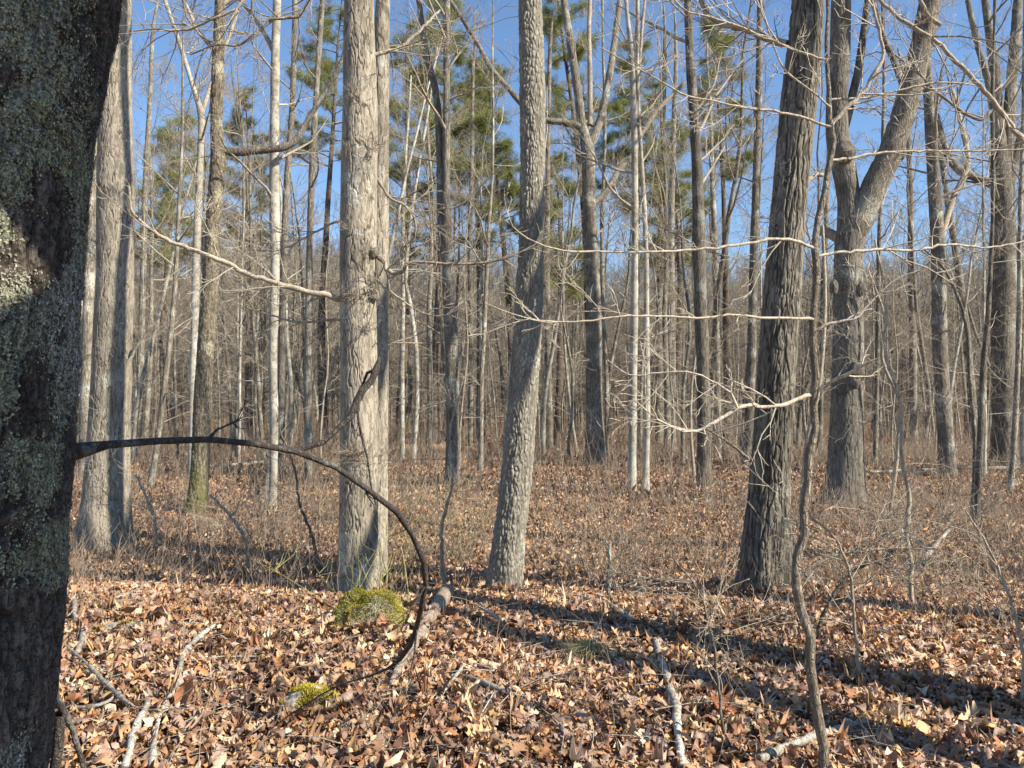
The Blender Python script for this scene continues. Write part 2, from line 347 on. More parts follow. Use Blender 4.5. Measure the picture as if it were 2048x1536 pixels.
def limbpx(mb, L, Y, rng, twigs=0, TL=.5, nch=(3,), sides=7, dY=0, step=None, knob=.05, rmin=.0022, up=.03):
    """branch through photo positions at a real distance (Y may be a list of distances)"""
    pts = []; rad = []; n = len(L); Y0 = Y[0] if isinstance(Y, (list, tuple)) else Y
    for i, (x, y, w) in enumerate(L):
        yy = Y[i] if isinstance(Y, (list, tuple)) else Y + dY * i / max(1, n - 1)
        pts.append(at(x, y, yy)); rad.append(w / 2 / FPX * yy)
    st = step or max(.03 if L[0][2] < 15 else .1, np.linalg.norm(pts[-1] - pts[0]) / 40)
    P, Q, s = resample(pts, rad, st)
    big_ = (L[0][2] > 14 and Y0 > 5) or Y0 > 10; wv = (.04 if big_ else .32) * Q[:, None] * np.array([[rng.gauss(0, 1) for _ in range(3)] for _ in range(len(P))]); P = P + wv
    Q = Q * (1 + (.02 if big_ else knob) * np.array([rng.gauss(0, 1) for _ in P])); mb.tube(P, Q, 14 if big_ else sides)
    for k in range(twigs):
        i = rng.randrange(int(len(P) * .12), len(P) - 1); dd = unit(P[i + 1] - P[i]); ax = unit(np.cross(dd, [rng.gauss(0, 1), rng.gauss(0, 1), rng.gauss(0, 1)])); a = rng.uniform(.5, 1.2)
        grow(mb, P[i], dd * math.cos(a) + ax * math.sin(a), TL * rng.uniform(.3, 1.2), max(rmin, min(Q[i] * .6, .004 + TL * .004)), 2, rng, nch, up, rmin * .8, .14)
    return P, Q

# ------------------------------------------------------------------ matched trees
ALLPOS = []
def tree(name, label, cat, base, path, kind, mat, H, h0, nb, seed, dv=.012, sides=120, limbs=(), Lmax=3.5, flare=.5, fh=.3, dY=0, group=None, twmat='twig', nch=(6, 4, 3), low=0, rmin=.0022, extra=None, fade=None):
    rng = random.Random(seed); B = gp(*base); Y = B[1]; ALLPOS.append((B[0], B[1], .6))
    root = tag(empty(name, B), label, cat, group)
    pts, rad = pxpath(path, Y, .25, dY)
    top_i = len(pts); P2, R2 = extend(pts, rad, H, rng)
    v, f, cr, (PP, RR) = trunk(P2[:top_i + 1], R2[:top_i + 1], kind, dv, sides, seed, flare, fh)
    mb = MB()
    kw = dict(crev=cr) if kind else {}
    mb.add(v, f, **kw)
    v2, f2, cr2, _ = trunk(P2[top_i:], R2[top_i:], None, .25, 12, seed, 0) if len(P2) - top_i > 1 else (None,) * 4
    if v2 is not None: mb.add(v2, f2, **(dict(crev=cr2) if kind else {}))
    mb.build('trunk', mat, root, B)
    cb = MB()
    crown(cb, P2, R2, h0, H, rng, nb, Lmax, nch, rmin=rmin)
    if low:
        for k in range(low):
            h = rng.uniform(B[2] + 1.2, h0); z = [p[2] for p in P2]; q = np.array([np.interp(h, z, [p[j] for p in P2]) for j in range(3)]); a = rng.uniform(0, 6.28)
            grow(cb, q, (math.cos(a), math.sin(a), rng.uniform(-.1, .5)), rng.uniform(.5, 1.8), .010, 2, rng, (5, 3), .02, .003)
    if cb.tubes or cb.V: cb.build('crown', M[twmat], root, B)
    for i, Lm in enumerate(limbs):
        lb = MB(); P, w, tw, TL, ydy = Lm[:5]
        Pp = [(x, y, w[0] + (w[1] - w[0]) * j / (len(P) - 1)) for j, (x, y) in enumerate(P)]
        A, Q = limbpx(lb, Pp, Y, rng, tw, TL, (4, 3), 9, ydy, rmin=.0035)
        if len(Lm) > 5 and Lm[5]:   # limb carries on above the frame
            grow(lb, A[-1], A[-1] - A[-4], 4.0, Q[-1], 0, rng, (9, 5, 4), .08, .004)
        lb.build('branch', M[Lm[6]] if len(Lm) > 6 else (mat if w[0] > 14 and not kind else M[twmat]), root, B)
    return root, B, rng

# the broad pale tree with the mossy boulder at its foot
tree('pale_barked_tree', 'thick pale tan tree with flaking bark behind the mossy boulder', 'tree', (716, 1196),
     [(716, 1196, 84), (717, 1100, 78), (718, 900, 76), (718, 700, 76), (716, 500, 78), (718, 350, 76), (720, 200, 70), (718, 60, 66), (717, -60, 62)], 'tan', M['tan'], 16, 8.5, 9, 11, .0095, 210, Lmax=3, flare=.22, fh=.22,
     limbs=[([(692, 596), (640, 588), (550, 565), (490, 545), (440, 520), (380, 498), (330, 478), (285, 445), (262, 418), (258, 370)], (13, 5), 16, .55, -.6, False, 'twig_sunlit'),
            ([(740, 500), (762, 520), (782, 546), (806, 543), (814, 527), (860, 524), (905, 528), (980, 524), (1040, 505), (1100, 470)], (10, 3), 14, .6, -.3),
            ([(700, 440), (670, 445), (620, 470), (560, 500), (500, 500)], (6, 2), 8, .5, .4),
            ([(745, 110), (790, 100), (820, 80), (850, 50), (880, 20)], (9, 5), 10, .6, .3),
            ([(750, 560), (790, 590), (850, 628), (890, 630), (930, 610)], (5, 2), 6, .4, -.2),
            ([(690, 640), (650, 640), (600, 645), (540, 630), (480, 610)], (6, 2), 8, .5, .3),
            ([(742, 330), (775, 390), (820, 420), (830, 470), (800, 500)], (6, 4), 6, .5, .3)])
def part_for(rootname): return [o for o in SC.objects if o.type == 'EMPTY' and o.get('label', '').startswith(rootname)][0]
def sprouts(rt, px, py, Y, n, L, seed, side=0.0):
    r = random.Random(seed); mb = MB(); q = at(px, py, Y)
    for k in range(n):
        p = q + np.array([r.gauss(0, .035), r.gauss(0, .01), r.gauss(0, .03)]); grow(mb, p, (r.gauss(side, .8), -abs(r.gauss(.4, .4)), r.gauss(.2, .6)), L * r.uniform(.3, 1.2), .0028, 2, r, (4, 2), .03, .0014)
    mb.build('sprouts', M['rot'], rt, np.array(rt.location))
def burl(rt, px, py, Y, w, h, mat, seed):
    q = at(px, py, Y); k = Y / FPX; n1, n2 = 24, 32; ph = np.linspace(-1, 1, n1) * math.pi / 2; th = np.arange(n2) * 2 * math.pi / n2; PH, TH = np.meshgrid(ph, th, indexing='ij')
    x, y, z = np.cos(PH) * np.cos(TH), np.cos(PH) * np.sin(TH), np.sin(PH); s = 1 + .6 * fbm(x * 2 + seed, y * 2, z * 2, 3, seed)
    V = np.stack([x * s * w * k / 2, y * s * w * k / 2, z * s * h * k / 2], -1).reshape(-1, 3) + q; a = np.arange(n1 - 1)[:, None] * n2; b = np.arange(n2)[None]; c = (b + 1) % n2
    mb = MB(); mb.add(V, np.stack([a + b, a + c, a + n2 + c, a + n2 + b], -1).reshape(-1, 4), crev=.5 * (fbm(V[:, 0] * 30, V[:, 1] * 30, V[:, 2] * 30, 2, seed) > 0)); mb.build('burl', mat, rt, np.array(rt.location))
rt = part_for('thick pale tan tree'); yy = rt.location[1] - .17
for i, (a_, b_, n_, l_) in enumerate([(695, 592, 14, .12), (742, 585, 12, .12), (705, 190, 10, .12), (748, 290, 12, .2), (712, 908, 26, .16), (740, 500, 10, .1), (738, 655, 8, .1), (700, 300, 6, .1), (690, 450, 8, .1), (722, 915, 14, .2)]): sprouts(rt, a_, b_, yy + abs(a_ - 718) * .0018, n_, l_, 600 + i)
for i, (a_, b_, w_, h_) in enumerate([(694, 596, 26, 30), (746, 590, 24, 28), (703, 185, 26, 24), (745, 505, 24, 26), (690, 448, 16, 22)]): burl(rt, a_, b_, yy + .1, w_, h_, M['tan'], i)
# twin straight trunk just behind it
tree('slim_tree', 'lit trunk right behind the thick pale tan tree, showing along its right side', 'tree', (752, 1165),
     [(752, 1165, 44), (756, 900, 42), (758, 600, 40), (760, 300, 38), (762, 100, 34), (766, 0, 30), (768, -60, 28)], 'tan', M['tan'], 15, 8, 6, 13, .018, 90, low=3, flare=.25)
# middle leaning
tree('grey_ridged_tree', 'leaning grey tree with small ridged bark plates standing at the centre', 'tree', (1008, 1192),
     [(1007, 1192, 72), (1018, 1080, 68), (1033, 950, 66), (1045, 800, 64), (1055, 650, 60), (1062, 500, 56), (1065, 330, 53), (1064, 150, 52), (1060, 0, 50), (1058, -60, 50)], 'grey', M['grey'], 17, 8.5, 9, 12, .0095, 170, flare=.28, fh=.2, Lmax=3)
# dark oak
tree('dark_oak_tree', 'large dark deeply furrowed tree leaning right, flared at the foot, behind the tall crooked sapling', 'tree', (1520, 1196),
     [(1527, 1196, 104), (1532, 1100, 96), (1540, 950, 84), (1549, 800, 82), (1560, 640, 80), (1575, 450, 78), (1593, 250, 76), (1608, 100, 74), (1616, 0, 72), (1622, -60, 70)], 'oak', M['oak'], 17, 9, 9, 14, .0095, 230, flare=.5, fh=.28, Lmax=3.5,
     limbs=[([(1575, 88), (1540, 80), (1495, 60), (1450, 50), (1415, 30), (1400, 0)], (16, 9), 10, .8, .5),
            ([(1600, 380), (1625, 352), (1650, 348)], (12, 8), 2, .3, .3)])
# forked tree
tree('forked_tree', 'stout grey tree splitting into two heavy limbs, knobs on its trunk', 'tree', (1690, 1016),
     [(1690, 1014, 78), (1692, 930, 74), (1694, 800, 68), (1696, 700, 66), (1696, 600, 64), (1697, 500, 62), (1702, 470, 64), (1698, 400, 50), (1688, 340, 52), (1676, 280, 50), (1674, 200, 46), (1680, 100, 44), (1682, 0, 42), (1684, -60, 40)], 'fork', M['fork'], 15, 9, 6, 15, .016, 150, flare=.5, fh=.35,
     limbs=[([(1704, 475), (1722, 435), (1750, 370), (1783, 300), (1806, 230), (1828, 150), (1848, 70), (1862, 0)], (52, 42), 6, .8, -.5, True, 'mid'),
            ([(1700, 515), (1680, 480), (1655, 465), (1628, 460)], (24, 18), 0, .4, .4),
            ([(1674, 300), (1690, 250), (1712, 160), (1725, 80), (1735, 0)], (20, 12), 6, .8, .1, True, 'mid'),
            ([(1815, 200), (1795, 140), (1762, 60), (1745, 0)], (14, 10), 8, .8, .3, True, 'mid')])
rt = part_for('stout grey tree'); yy = rt.location[1] - .2
for i, (a_, b_, w_, h_) in enumerate([(1714, 742, 34, 46), (1720, 578, 24, 30), (1668, 575, 16, 30), (1708, 765, 28, 30), (1690, 305, 40, 50), (1790, 308, 34, 36)]): burl(rt, a_, b_, yy, w_, h_, M['fork'], 20 + i)
for i, (a_, b_) in enumerate([(1706, 752), (1788, 300), (1700, 320)]): sprouts(rt, a_, b_, yy - .1, 9, .25, 630 + i)
rt = part_for('large dark deeply'); sprouts(rt, 1560, 1140, rt.location[1] - .28, 14, .1, 640)
# left big tree
tree('broad_tree', 'broad tall smooth sided tree with flared foot just right of the lichen covered trunk', 'tree', (212, 1102),
     [(205, 1102, 118), (212, 1000, 96), (219, 850, 88), (225, 700, 84), (230, 560, 82), (231, 450, 80), (230, 300, 74), (232, 150, 66), (235, 0, 58), (236, -60, 56)], 'tan', M['tan'], 18, 8, 10, 16, .012, 190, flare=.3, fh=.3, Lmax=3.5)
tree('mossy_trunk_tree', 'dark mottled tree with greenish foot and a crooked limb turning right near its top', 'tree', (394, 1030),
     [(394, 1030, 40), (402, 900, 38), (408, 750, 38), (420, 580, 36), (428, 420, 34), (436, 320, 34), (433, 250, 26), (436, 120, 25), (441, 0, 24), (444, -60, 24)], 'grey', M['mossy'], 15, 7.5, 10, 17, .018, 90, flare=.35, fh=.3, Lmax=3, low=4,
     limbs=[([(432, 300), (470, 304), (520, 300), (570, 294), (592, 280), (610, 250), (640, 200), (680, 130), (700, 60)], (19, 7), 16, .8, .5, False, 'midd')])
# other mid distance trees, given by hand
MIDS = [
 ('slim_tree', 'thin whitish tree left of the dark mottled tree, branching into a V against the sky', (382, 965), [(383, 965, 17), (387, 750, 17), (393, 500, 16), (401, 300, 15), (402, 230, 15), (385, 170, 11), (360, 90, 9), (330, 0, 8)], 'smooth', [([(402, 235), (415, 190), (440, 120), (470, 40), (480, 0)], (9, 6), 8, 1.2, .5)]),
 ('slim_tree', 'straight pale tree with side limbs at the top, standing on a dark rotten stump', (545, 1022), [(545, 1022, 17), (548, 850, 17), (546, 700, 18), (550, 550, 20), (549, 400, 22), (549, 250, 20), (551, 100, 19), (554, 0, 18)], 'smooth', [([(546, 100), (525, 60), (500, 25), (480, 0)], (10, 7), 6, 1., .5)]),
 ('slim_tree', 'pale trunk crowded just behind the straight pale tree', (562, 945), [(562, 945, 16), (562, 800, 16), (566, 600, 15), (572, 400, 14), (585, 200, 12), (590, 0, 11)], 'mid', []),
 ('slim_tree', 'greyish leaning tree left of the thick pale tan tree', (617, 955), [(617, 955, 17), (616, 800, 17), (618, 600, 16), (622, 400, 14), (632, 200, 13), (645, 0, 12)], 'mid', []),
 ('tall_tree', 'straight nearly black trunk running to the top left of centre', (905, 975), [(903, 975, 26), (905, 850, 26), (903, 700, 27), (898, 560, 28), (893, 400, 17), (893, 200, 14), (894, 0, 13)], 'midd', [([(896, 545), (884, 470), (880, 300), (873, 190), (856, 120), (845, 60), (838, 0)], (18, 12), 10, 1.2, .4)]),
 ('twisted_tree', 'pale tree with wide spreading fork standing between the centre and slender trunks', (1190, 935), [(1192, 935, 42), (1188, 800, 34), (1188, 650, 32), (1182, 500, 30), (1178, 400, 28), (1175, 300, 28), (1164, 250, 18), (1155, 180, 18), (1140, 80, 16), (1128, 0, 14)], 'mid',
   [([(1176, 300), (1196, 255), (1212, 190), (1225, 110), (1240, 0)], (18, 12), 14, 1.3, .6), ([(1168, 255), (1130, 245), (1085, 238), (1050, 215), (1020, 180), (985, 140), (945, 70), (900, 0)], (15, 8), 16, 1.5, -.5),
    ([(1186, 410), (1215, 380), (1235, 345), (1262, 315), (1285, 265), (1320, 215), (1370, 165)], (13, 8), 12, 1.2, .7), ([(1180, 250), (1180, 150), (1178, 70), (1180, 0)], (11, 8), 8, 1.2, .3)]),
 ('slender_tree', 'slender smooth grey tree, the left of a close pair right of centre', (1264, 986), [(1264, 986, 17), (1266, 800, 16), (1269, 600, 15), (1270, 400, 14), (1268, 250, 13), (1262, 100, 11), (1252, 0, 9)], 'smooth', [([(1268, 270), (1278, 150), (1284, 60), (1290, 0)], (8, 5), 8, .8, .3)]),
 ('slender_tree', 'slender whitish tree, the right of a close pair right of centre', (1292, 984), [(1291, 984, 13), (1294, 850, 13), (1293, 650, 12), (1292, 500, 10), (1285, 350, 9), (1276, 200, 8), (1275, 0, 7)], 'smooth', []),
 ('tall_tree', 'tall dark grey wavy trunk left of the large dark furrowed tree', (1408, 978), [(1408, 978, 30), (1408, 850, 28), (1405, 700, 26), (1398, 520, 27), (1396, 380, 25), (1388, 230, 21), (1380, 120, 18), (1376, 0, 17)], 'midd', []),
 ('tall_tree', 'dark trunk passing close behind the large dark furrowed tree on its left', (1494, 935), [(1494, 935, 20), (1502, 750, 20), (1508, 500, 18), (1514, 300, 15), (1518, 150, 14), (1520, 0, 12)], 'midd', []),
 ('tall_tree', 'dark tree with ragged bark between the forked tree and the many stemmed tree', (1893, 956), [(1895, 956, 38), (1890, 850, 34), (1880, 700, 32), (1876, 500, 31), (1865, 320, 26), (1856, 180, 22), (1850, 80, 18), (1846, 0, 15)], 'midd', [([(1880, 480), (1905, 400), (1935, 330), (1925, 260), (1905, 180)], (14, 7), 8, 1., .5)]),
 ('many_stemmed_tree', 'big tree near the right edge splitting into several upright stems', (2010, 942), [(2008, 942, 62), (2008, 850, 52), (2006, 700, 52), (2008, 550, 52), (2006, 420, 50), (2000, 340, 44), (1996, 250, 26), (1990, 150, 24), (1978, 60, 18), (1970, 0, 16)], 'midd',
   [([(2004, 380), (2015, 280), (2022, 180), (2030, 90), (2036, 0)], (26, 18), 8, 1.3, .5), ([(1990, 372), (1960, 358), (1925, 345), (1900, 320), (1885, 280), (1872, 230)], (17, 12), 10, 1.2, .4), ([(2006, 350), (1990, 250), (1978, 170), (1955, 90), (1935, 0)], (16, 10), 10, 1.2, -.4), ([(2012, 400), (2035, 300), (2060, 230)], (20, 16), 4, 1.2, .2)]),
 ('slim_tree', 'thin dark pole leaning right before the many stemmed tree', (1955, 1048), [(1952, 1048, 15), (1960, 900, 15), (1966, 750, 13), (1978, 600, 11), (1986, 400, 9), (1985, 200, 7), (1990, 0, 6)], 'midd', []),
 ('slim_tree', 'thin pole at the right edge beside the many stemmed tree', (2024, 985), [(2020, 990, 14), (2030, 850, 13), (2038, 650, 12), (2040, 450, 10), (2046, 250, 9), (2050, 0, 8)], 'mid', []),
 ('slim_tree', 'pale half hidden trunk between the lichen covered trunk and the broad tree', (172, 960), [(172, 960, 34), (174, 800, 30), (178, 600, 26), (182, 400, 24), (186, 200, 20), (190, 0, 18)], 'mid', []),
 ('slim_tree', 'thin sunlit tree peeking out along the right side of the broad tree', (278, 905), [(278, 905, 16), (282, 700, 15), (288, 500, 13), (292, 350, 12), (300, 200, 10), (306, 60, 8)], 'mid', []),
 ('slim_tree', 'thin straight tree close left of the leaning centre tree', (940, 905), [(940, 905, 11), (942, 700, 10), (940, 500, 10), (944, 300, 8), (946, 150, 7)], 'mid', []),
 ('slim_tree', 'thin dark tree just right of the leaning centre tree', (1100, 900), [(1100, 900, 14), (1096, 700, 13), (1094, 500, 12), (1096, 300, 10), (1100, 100, 8)], 'midd', []),
 ('slim_tree', 'straight dark tree between the whitish slender tree and the tall wavy trunk', (1318, 892), [(1318, 892, 15), (1318, 700, 14), (1320, 500, 13), (1324, 300, 11), (1330, 100, 9)], 'midd', []),
 ('slim_tree', 'thin tree touching the right side of the twisted tree', (1212, 930), [(1212, 930, 9), (1214, 800, 9), (1206, 600, 9), (1204, 450, 8), (1210, 250, 7), (1206, 100, 5)], 'mid', []),
 ('slim_tree', 'straight trunk left of the tall wavy dark trunk with a dark bark side', (1345, 905), [(1345, 905, 16), (1344, 700, 16), (1342, 500, 14), (1346, 300, 12), (1352, 120, 9)], 'mid', []),
 ('slim_tree', 'thin bare tree right of the tall wavy dark trunk', (1436, 915), [(1436, 915, 14), (1434, 700, 13), (1430, 500, 12), (1424, 350, 10), (1420, 200, 8)], 'mid', []),
 ('slim_tree', 'thin trunk framed between the dark furrowed tree and the forked tree', (1640, 900), [(1640, 900, 12), (1642, 700, 12), (1650, 500, 11), (1655, 350, 10)], 'mid', []),
 ('slim_tree', 'thin straight tree immediately right of the forked tree', (1750, 930), [(1750, 930, 11), (1755, 700, 10), (1758, 500, 10), (1765, 300, 8), (1768, 100, 6)], 'mid', []),
 ('slim_tree', 'grey tree midway between the forked tree and the ragged dark tree', (1826, 900), [(1828, 900, 17), (1826, 700, 16), (1822, 500, 14), (1820, 350, 12), (1812, 200, 10)], 'mid', []),
 ('slim_tree', 'grey leaning tree just right of the ragged dark tree', (1930, 900), [(1950, 900, 20), (1940, 750, 18), (1925, 600, 16), (1900, 430, 14), (1880, 300, 11)], 'mid', []),
 ('slim_tree', 'light pole between the thick pale tan tree and the nearly black trunk', (805, 925), [(805, 925, 10), (804, 750, 10), (806, 600, 9), (806, 450, 8), (812, 300, 6)], 'smooth', []),
 ('crooked_tree', 'thin pale crooked tree with an S bend left of the nearly black trunk', (826, 930), [(826, 930, 10), (834, 800, 9), (832, 700, 9), (822, 620, 9), (812, 560, 8), (820, 450, 7), (838, 330, 6)], 'smooth', []),
 ('slim_tree', 'leaning grey trunk resting toward the nearly black trunk', (862, 900), [(860, 900, 13), (880, 780, 12), (886, 650, 11), (868, 500, 10), (862, 350, 9), (858, 200, 7)], 'mid', []),
]
for i, (nm, lb, bs, pth, mt, lms) in enumerate(MIDS):
    Yb = gp(*bs)[1]; big = pth[0][2] > 24; top = at(pth[-1][0], pth[-1][1], Yb)[2]
    tree(nm, lb, 'tree', bs, pth, None, M[mt], max(top + 3, 10 + (i * 37 % 5)), min(top * .55, 6 if Yb < 16 else 7.), 12 if big else 9, 40 + i, .12, 22 if big else 14, lms, 3.0 if big else 2.0, .45, .25, 0, None, low=5 if not big else 3, nch=(6, 5, 3), rmin=.0026 if Yb < 22 else .0035)
print('mids', time.time() - T0)

# ------------------------------------------------------------------ lichen covered foreground trunk
rng = random.Random(3)
FY = 1.62; FR = .225
fpath = []
for ex, y in ((40, 2700), (85, 1700), (93, 1536), (105, 1400), (124, 1200), (138, 1000), (152, 800), (164, 550), (188, 300), (222, 150), (250, 0), (282, -200)):
    fpath.append((ex, y))
pts = []; rad = []
for ex, y in fpath:
    p = at(ex, y, FY); az = math.atan2(p[0], p[1]); D = math.hypot(p[0], p[1]); r = FR * (1 + .12 * max(0, (y - 900) / 1000))
    a2 = az - math.asin(r / D); D2 = D; pts.append(np.array([D2 * math.sin(a2), D2 * math.cos(a2), p[2]])); rad.append(r)
pts_fore = list(pts); ERNG = random.Random(8); ftop = len(pts); P2, R2 = extend(pts, rad, 14, ERNG, .05)
FB = np.array([pts[0][0], pts[0][1], float(hfun(pts[0][0], pts[0][1]))])
root = tag(empty('lichen_covered_tree', FB), 'very close dark trunk crusted with pale green lichen along the left edge', 'tree')
v, f, cr, (PP, RR) = trunk(P2[:ftop], R2[:ftop], 'fore', .0032, 560, 31, .1, .2)
def lpat(p): return fbm(p[:, 0] * 7, p[:, 1] * 7, p[:, 2] * 6, 3, 77) + .16 * fbm(p[:, 0] * 28, p[:, 1] * 28, p[:, 2] * 28, 2, 78) - .35 * (p[:, 0] + .91) - .05 + .26 * np.exp(-((p[:, 2] - 1.75) / .28) ** 2) * sstep(-.80, -.88, p[:, 0])
mb = MB(); mb.add(v, f, crev=cr, lich=sstep(-.10, .10, lpat(v))); v2, f2, cr2, _ = trunk(P2[ftop - 1:], R2[ftop - 1:], None, .2, 24, 31, 0); mb.add(v2, f2, crev=cr2, lich=0 * cr2); mb.build('trunk', M['fore'], root, FB)
cb = MB(); crown(cb, P2, R2, 7, 14, ERNG, 7, 3, (5, 4, 2), rmin=.0025); cb.build('crown', M['twig'], root, FB)
# lichen rosettes: small curled lobes clustered in patches on the bark
V0 = v.reshape(-1, 560, 3); nr = np.random.RandomState(5)
N = 420000; ri = nr.randint(1, V0.shape[0] - 1, N); ci = nr.randint(0, 560, N); pc = V0[ri, ci]
ax = PP[ri]; nrm = pc - ax; nrm[:, 2] *= .2; nrm /= np.linalg.norm(nrm, axis=1, keepdims=True)
front = (nrm * (CAM - pc)).sum(1) > -.35; vis = (pc[:, 2] > .2) & (pc[:, 2] < 3.4)
pat = lpat(pc)
k = front & vis & (pat > -.09 + .17 * nr.rand(N)) & (cr.reshape(-1, 560)[ri, ci] < .8); pc, nrm, pat = pc[k], nrm[k], pat[k]; N = len(pc)
hue = fbm(pc[:, 0] * 5, pc[:, 1] * 5, pc[:, 2] * 4, 2, 90)[:, None]
ca = np.where(hue > .06, np.array([[.40, .41, .25]]), np.where(hue < -.06, np.array([[.50, .48, .41]]), np.array([[.40, .39, .30]])))
ca = ca * (.42 + .6 * nr.rand(N, 1))
t1 = np.cross(nrm, [[0, 0, 1.]]); t1 /= np.linalg.norm(t1, axis=1, keepdims=True); t2 = np.cross(nrm, t1)
an = nr.rand(N, 1) * 6.283; U = t1 * np.cos(an) + t2 * np.sin(an); Vv = np.cross(nrm, U); sz = (.0013 + .0024 * nr.rand(N, 1) ** 2)
lv = []; 
for (a, b_, c_) in ((-.5, -.3, .05), (-.6, .5, .35), (.1, .9, .75), (.7, .4, .6), (.6, -.5, .25), (0, 0, .1)):
    j = .25 * nr.randn(N, 1); lv.append(pc + sz * ((a + j) * U + (b_ + j) * Vv + (c_ * .45 + .2 * np.abs(nr.randn(N, 1))) * nrm) + nrm * .001)
lv = np.stack(lv, 1).reshape(-1, 3); bi = np.arange(N)[:, None] * 6
lf = np.concatenate([bi + np.array([[5, 0, 1, 2]]), bi + np.array([[5, 2, 3, 4]])]); mb = MB(); mb.add(lv, lf, col=np.repeat(ca, 6, 0))
o = mb.build('lichen', M['lichen'], root, FB); o['kind'] = 'stuff'
print('fore', time.time() - T0)

# arching grey-black vine branch growing from it
rng = random.Random(4)
def thing_limb(name, label, cat, mat, runs, seed, group=None, base=None):
    """runs: list of (pts(px,py,w), Y or list, twigs, TL, partname)"""
    r = random.Random(seed); mb = MB(); n = 0
    first = runs[0]; y0 = first[1][0] if isinstance(first[1], (list, tuple)) else first[1]
    B = base if base is not None else at(first[0][0][0], first[0][0][1], y0)
    root = tag(empty(name, B), label, cat, group)
    for L, Y, tw, TL, pn in runs:
        mb = MB(); limbpx(mb, L, Y, r, tw, TL, (3, 2), 8); mb.build(pn, M['twig_sunlit'] if pn == 'branch' else mat, root, B)
    return root
thing_limb('arching_branch', 'dark arching branch hooking out from the lichen covered trunk and down to the leaves', 'branch', M['vine'], [
    ([(110, 922, 46), (150, 906, 26), (175, 900, 18), (220, 888, 15), (300, 880, 14), (380, 878, 13.5), (450, 882, 13), (530, 890, 13), (590, 903, 14), (640, 914, 13), (690, 940, 12), (730, 975, 12), (770, 1005, 12), (805, 1035, 12), (832, 1080, 11.5), (848, 1130, 11), (846, 1190, 10.5), (836, 1240, 10), (820, 1290, 9.5), (790, 1328, 7), (755, 1348, 5), (700, 1362, 3.5), (640, 1390, 3), (580, 1430, 2.5), (520, 1475, 2), (470, 1520, 1.5)],
     [1.62, 1.63, 1.65, 1.68, 1.72, 1.76, 1.8, 1.84, 1.88, 1.9, 1.93, 1.97, 2.0, 2.04, 2.1, 2.16, 2.24, 2.32, 2.42, 2.52, 2.6, 2.66, 2.72, 2.8, 2.85, 2.9], 7, .16, 'stem'),
    ([(590, 903, 12), (635, 888, 11), (680, 855, 12), (710, 815, 14), (735, 770, 15), (752, 738, 14), (759, 714, 5)], [1.88, 1.9, 1.92, 1.94, 1.95, 1.96, 1.97], 0, .15, 'fork'),
    ([(752, 738, 8), (738, 740, 7), (728, 765, 6), (715, 800, 5), (718, 850, 5), (735, 920, 4), (742, 970, 4), (752, 1010, 3)], [1.96, 1.97, 1.98, 1.99, 2., 2.02, 2.04, 2.06], 0, .12, 'tendril')], 9)
thing_limb('root_shoot', 'dark crooked shoot at the foot of the lichen covered trunk, bottom left', 'branch', M['vine'], [
    ([(105, 1370, 16), (120, 1420, 14), (142, 1450, 11), (155, 1485, 10), (172, 1545, 9)], [1.75, 1.78, 1.8, 1.82, 1.84], 0, .15, 'stem'),
    ([(118, 1430, 22), (122, 1480, 20), (112, 1545, 20)], [1.78, 1.8, 1.82], 0, .1, 'stem')], 10)

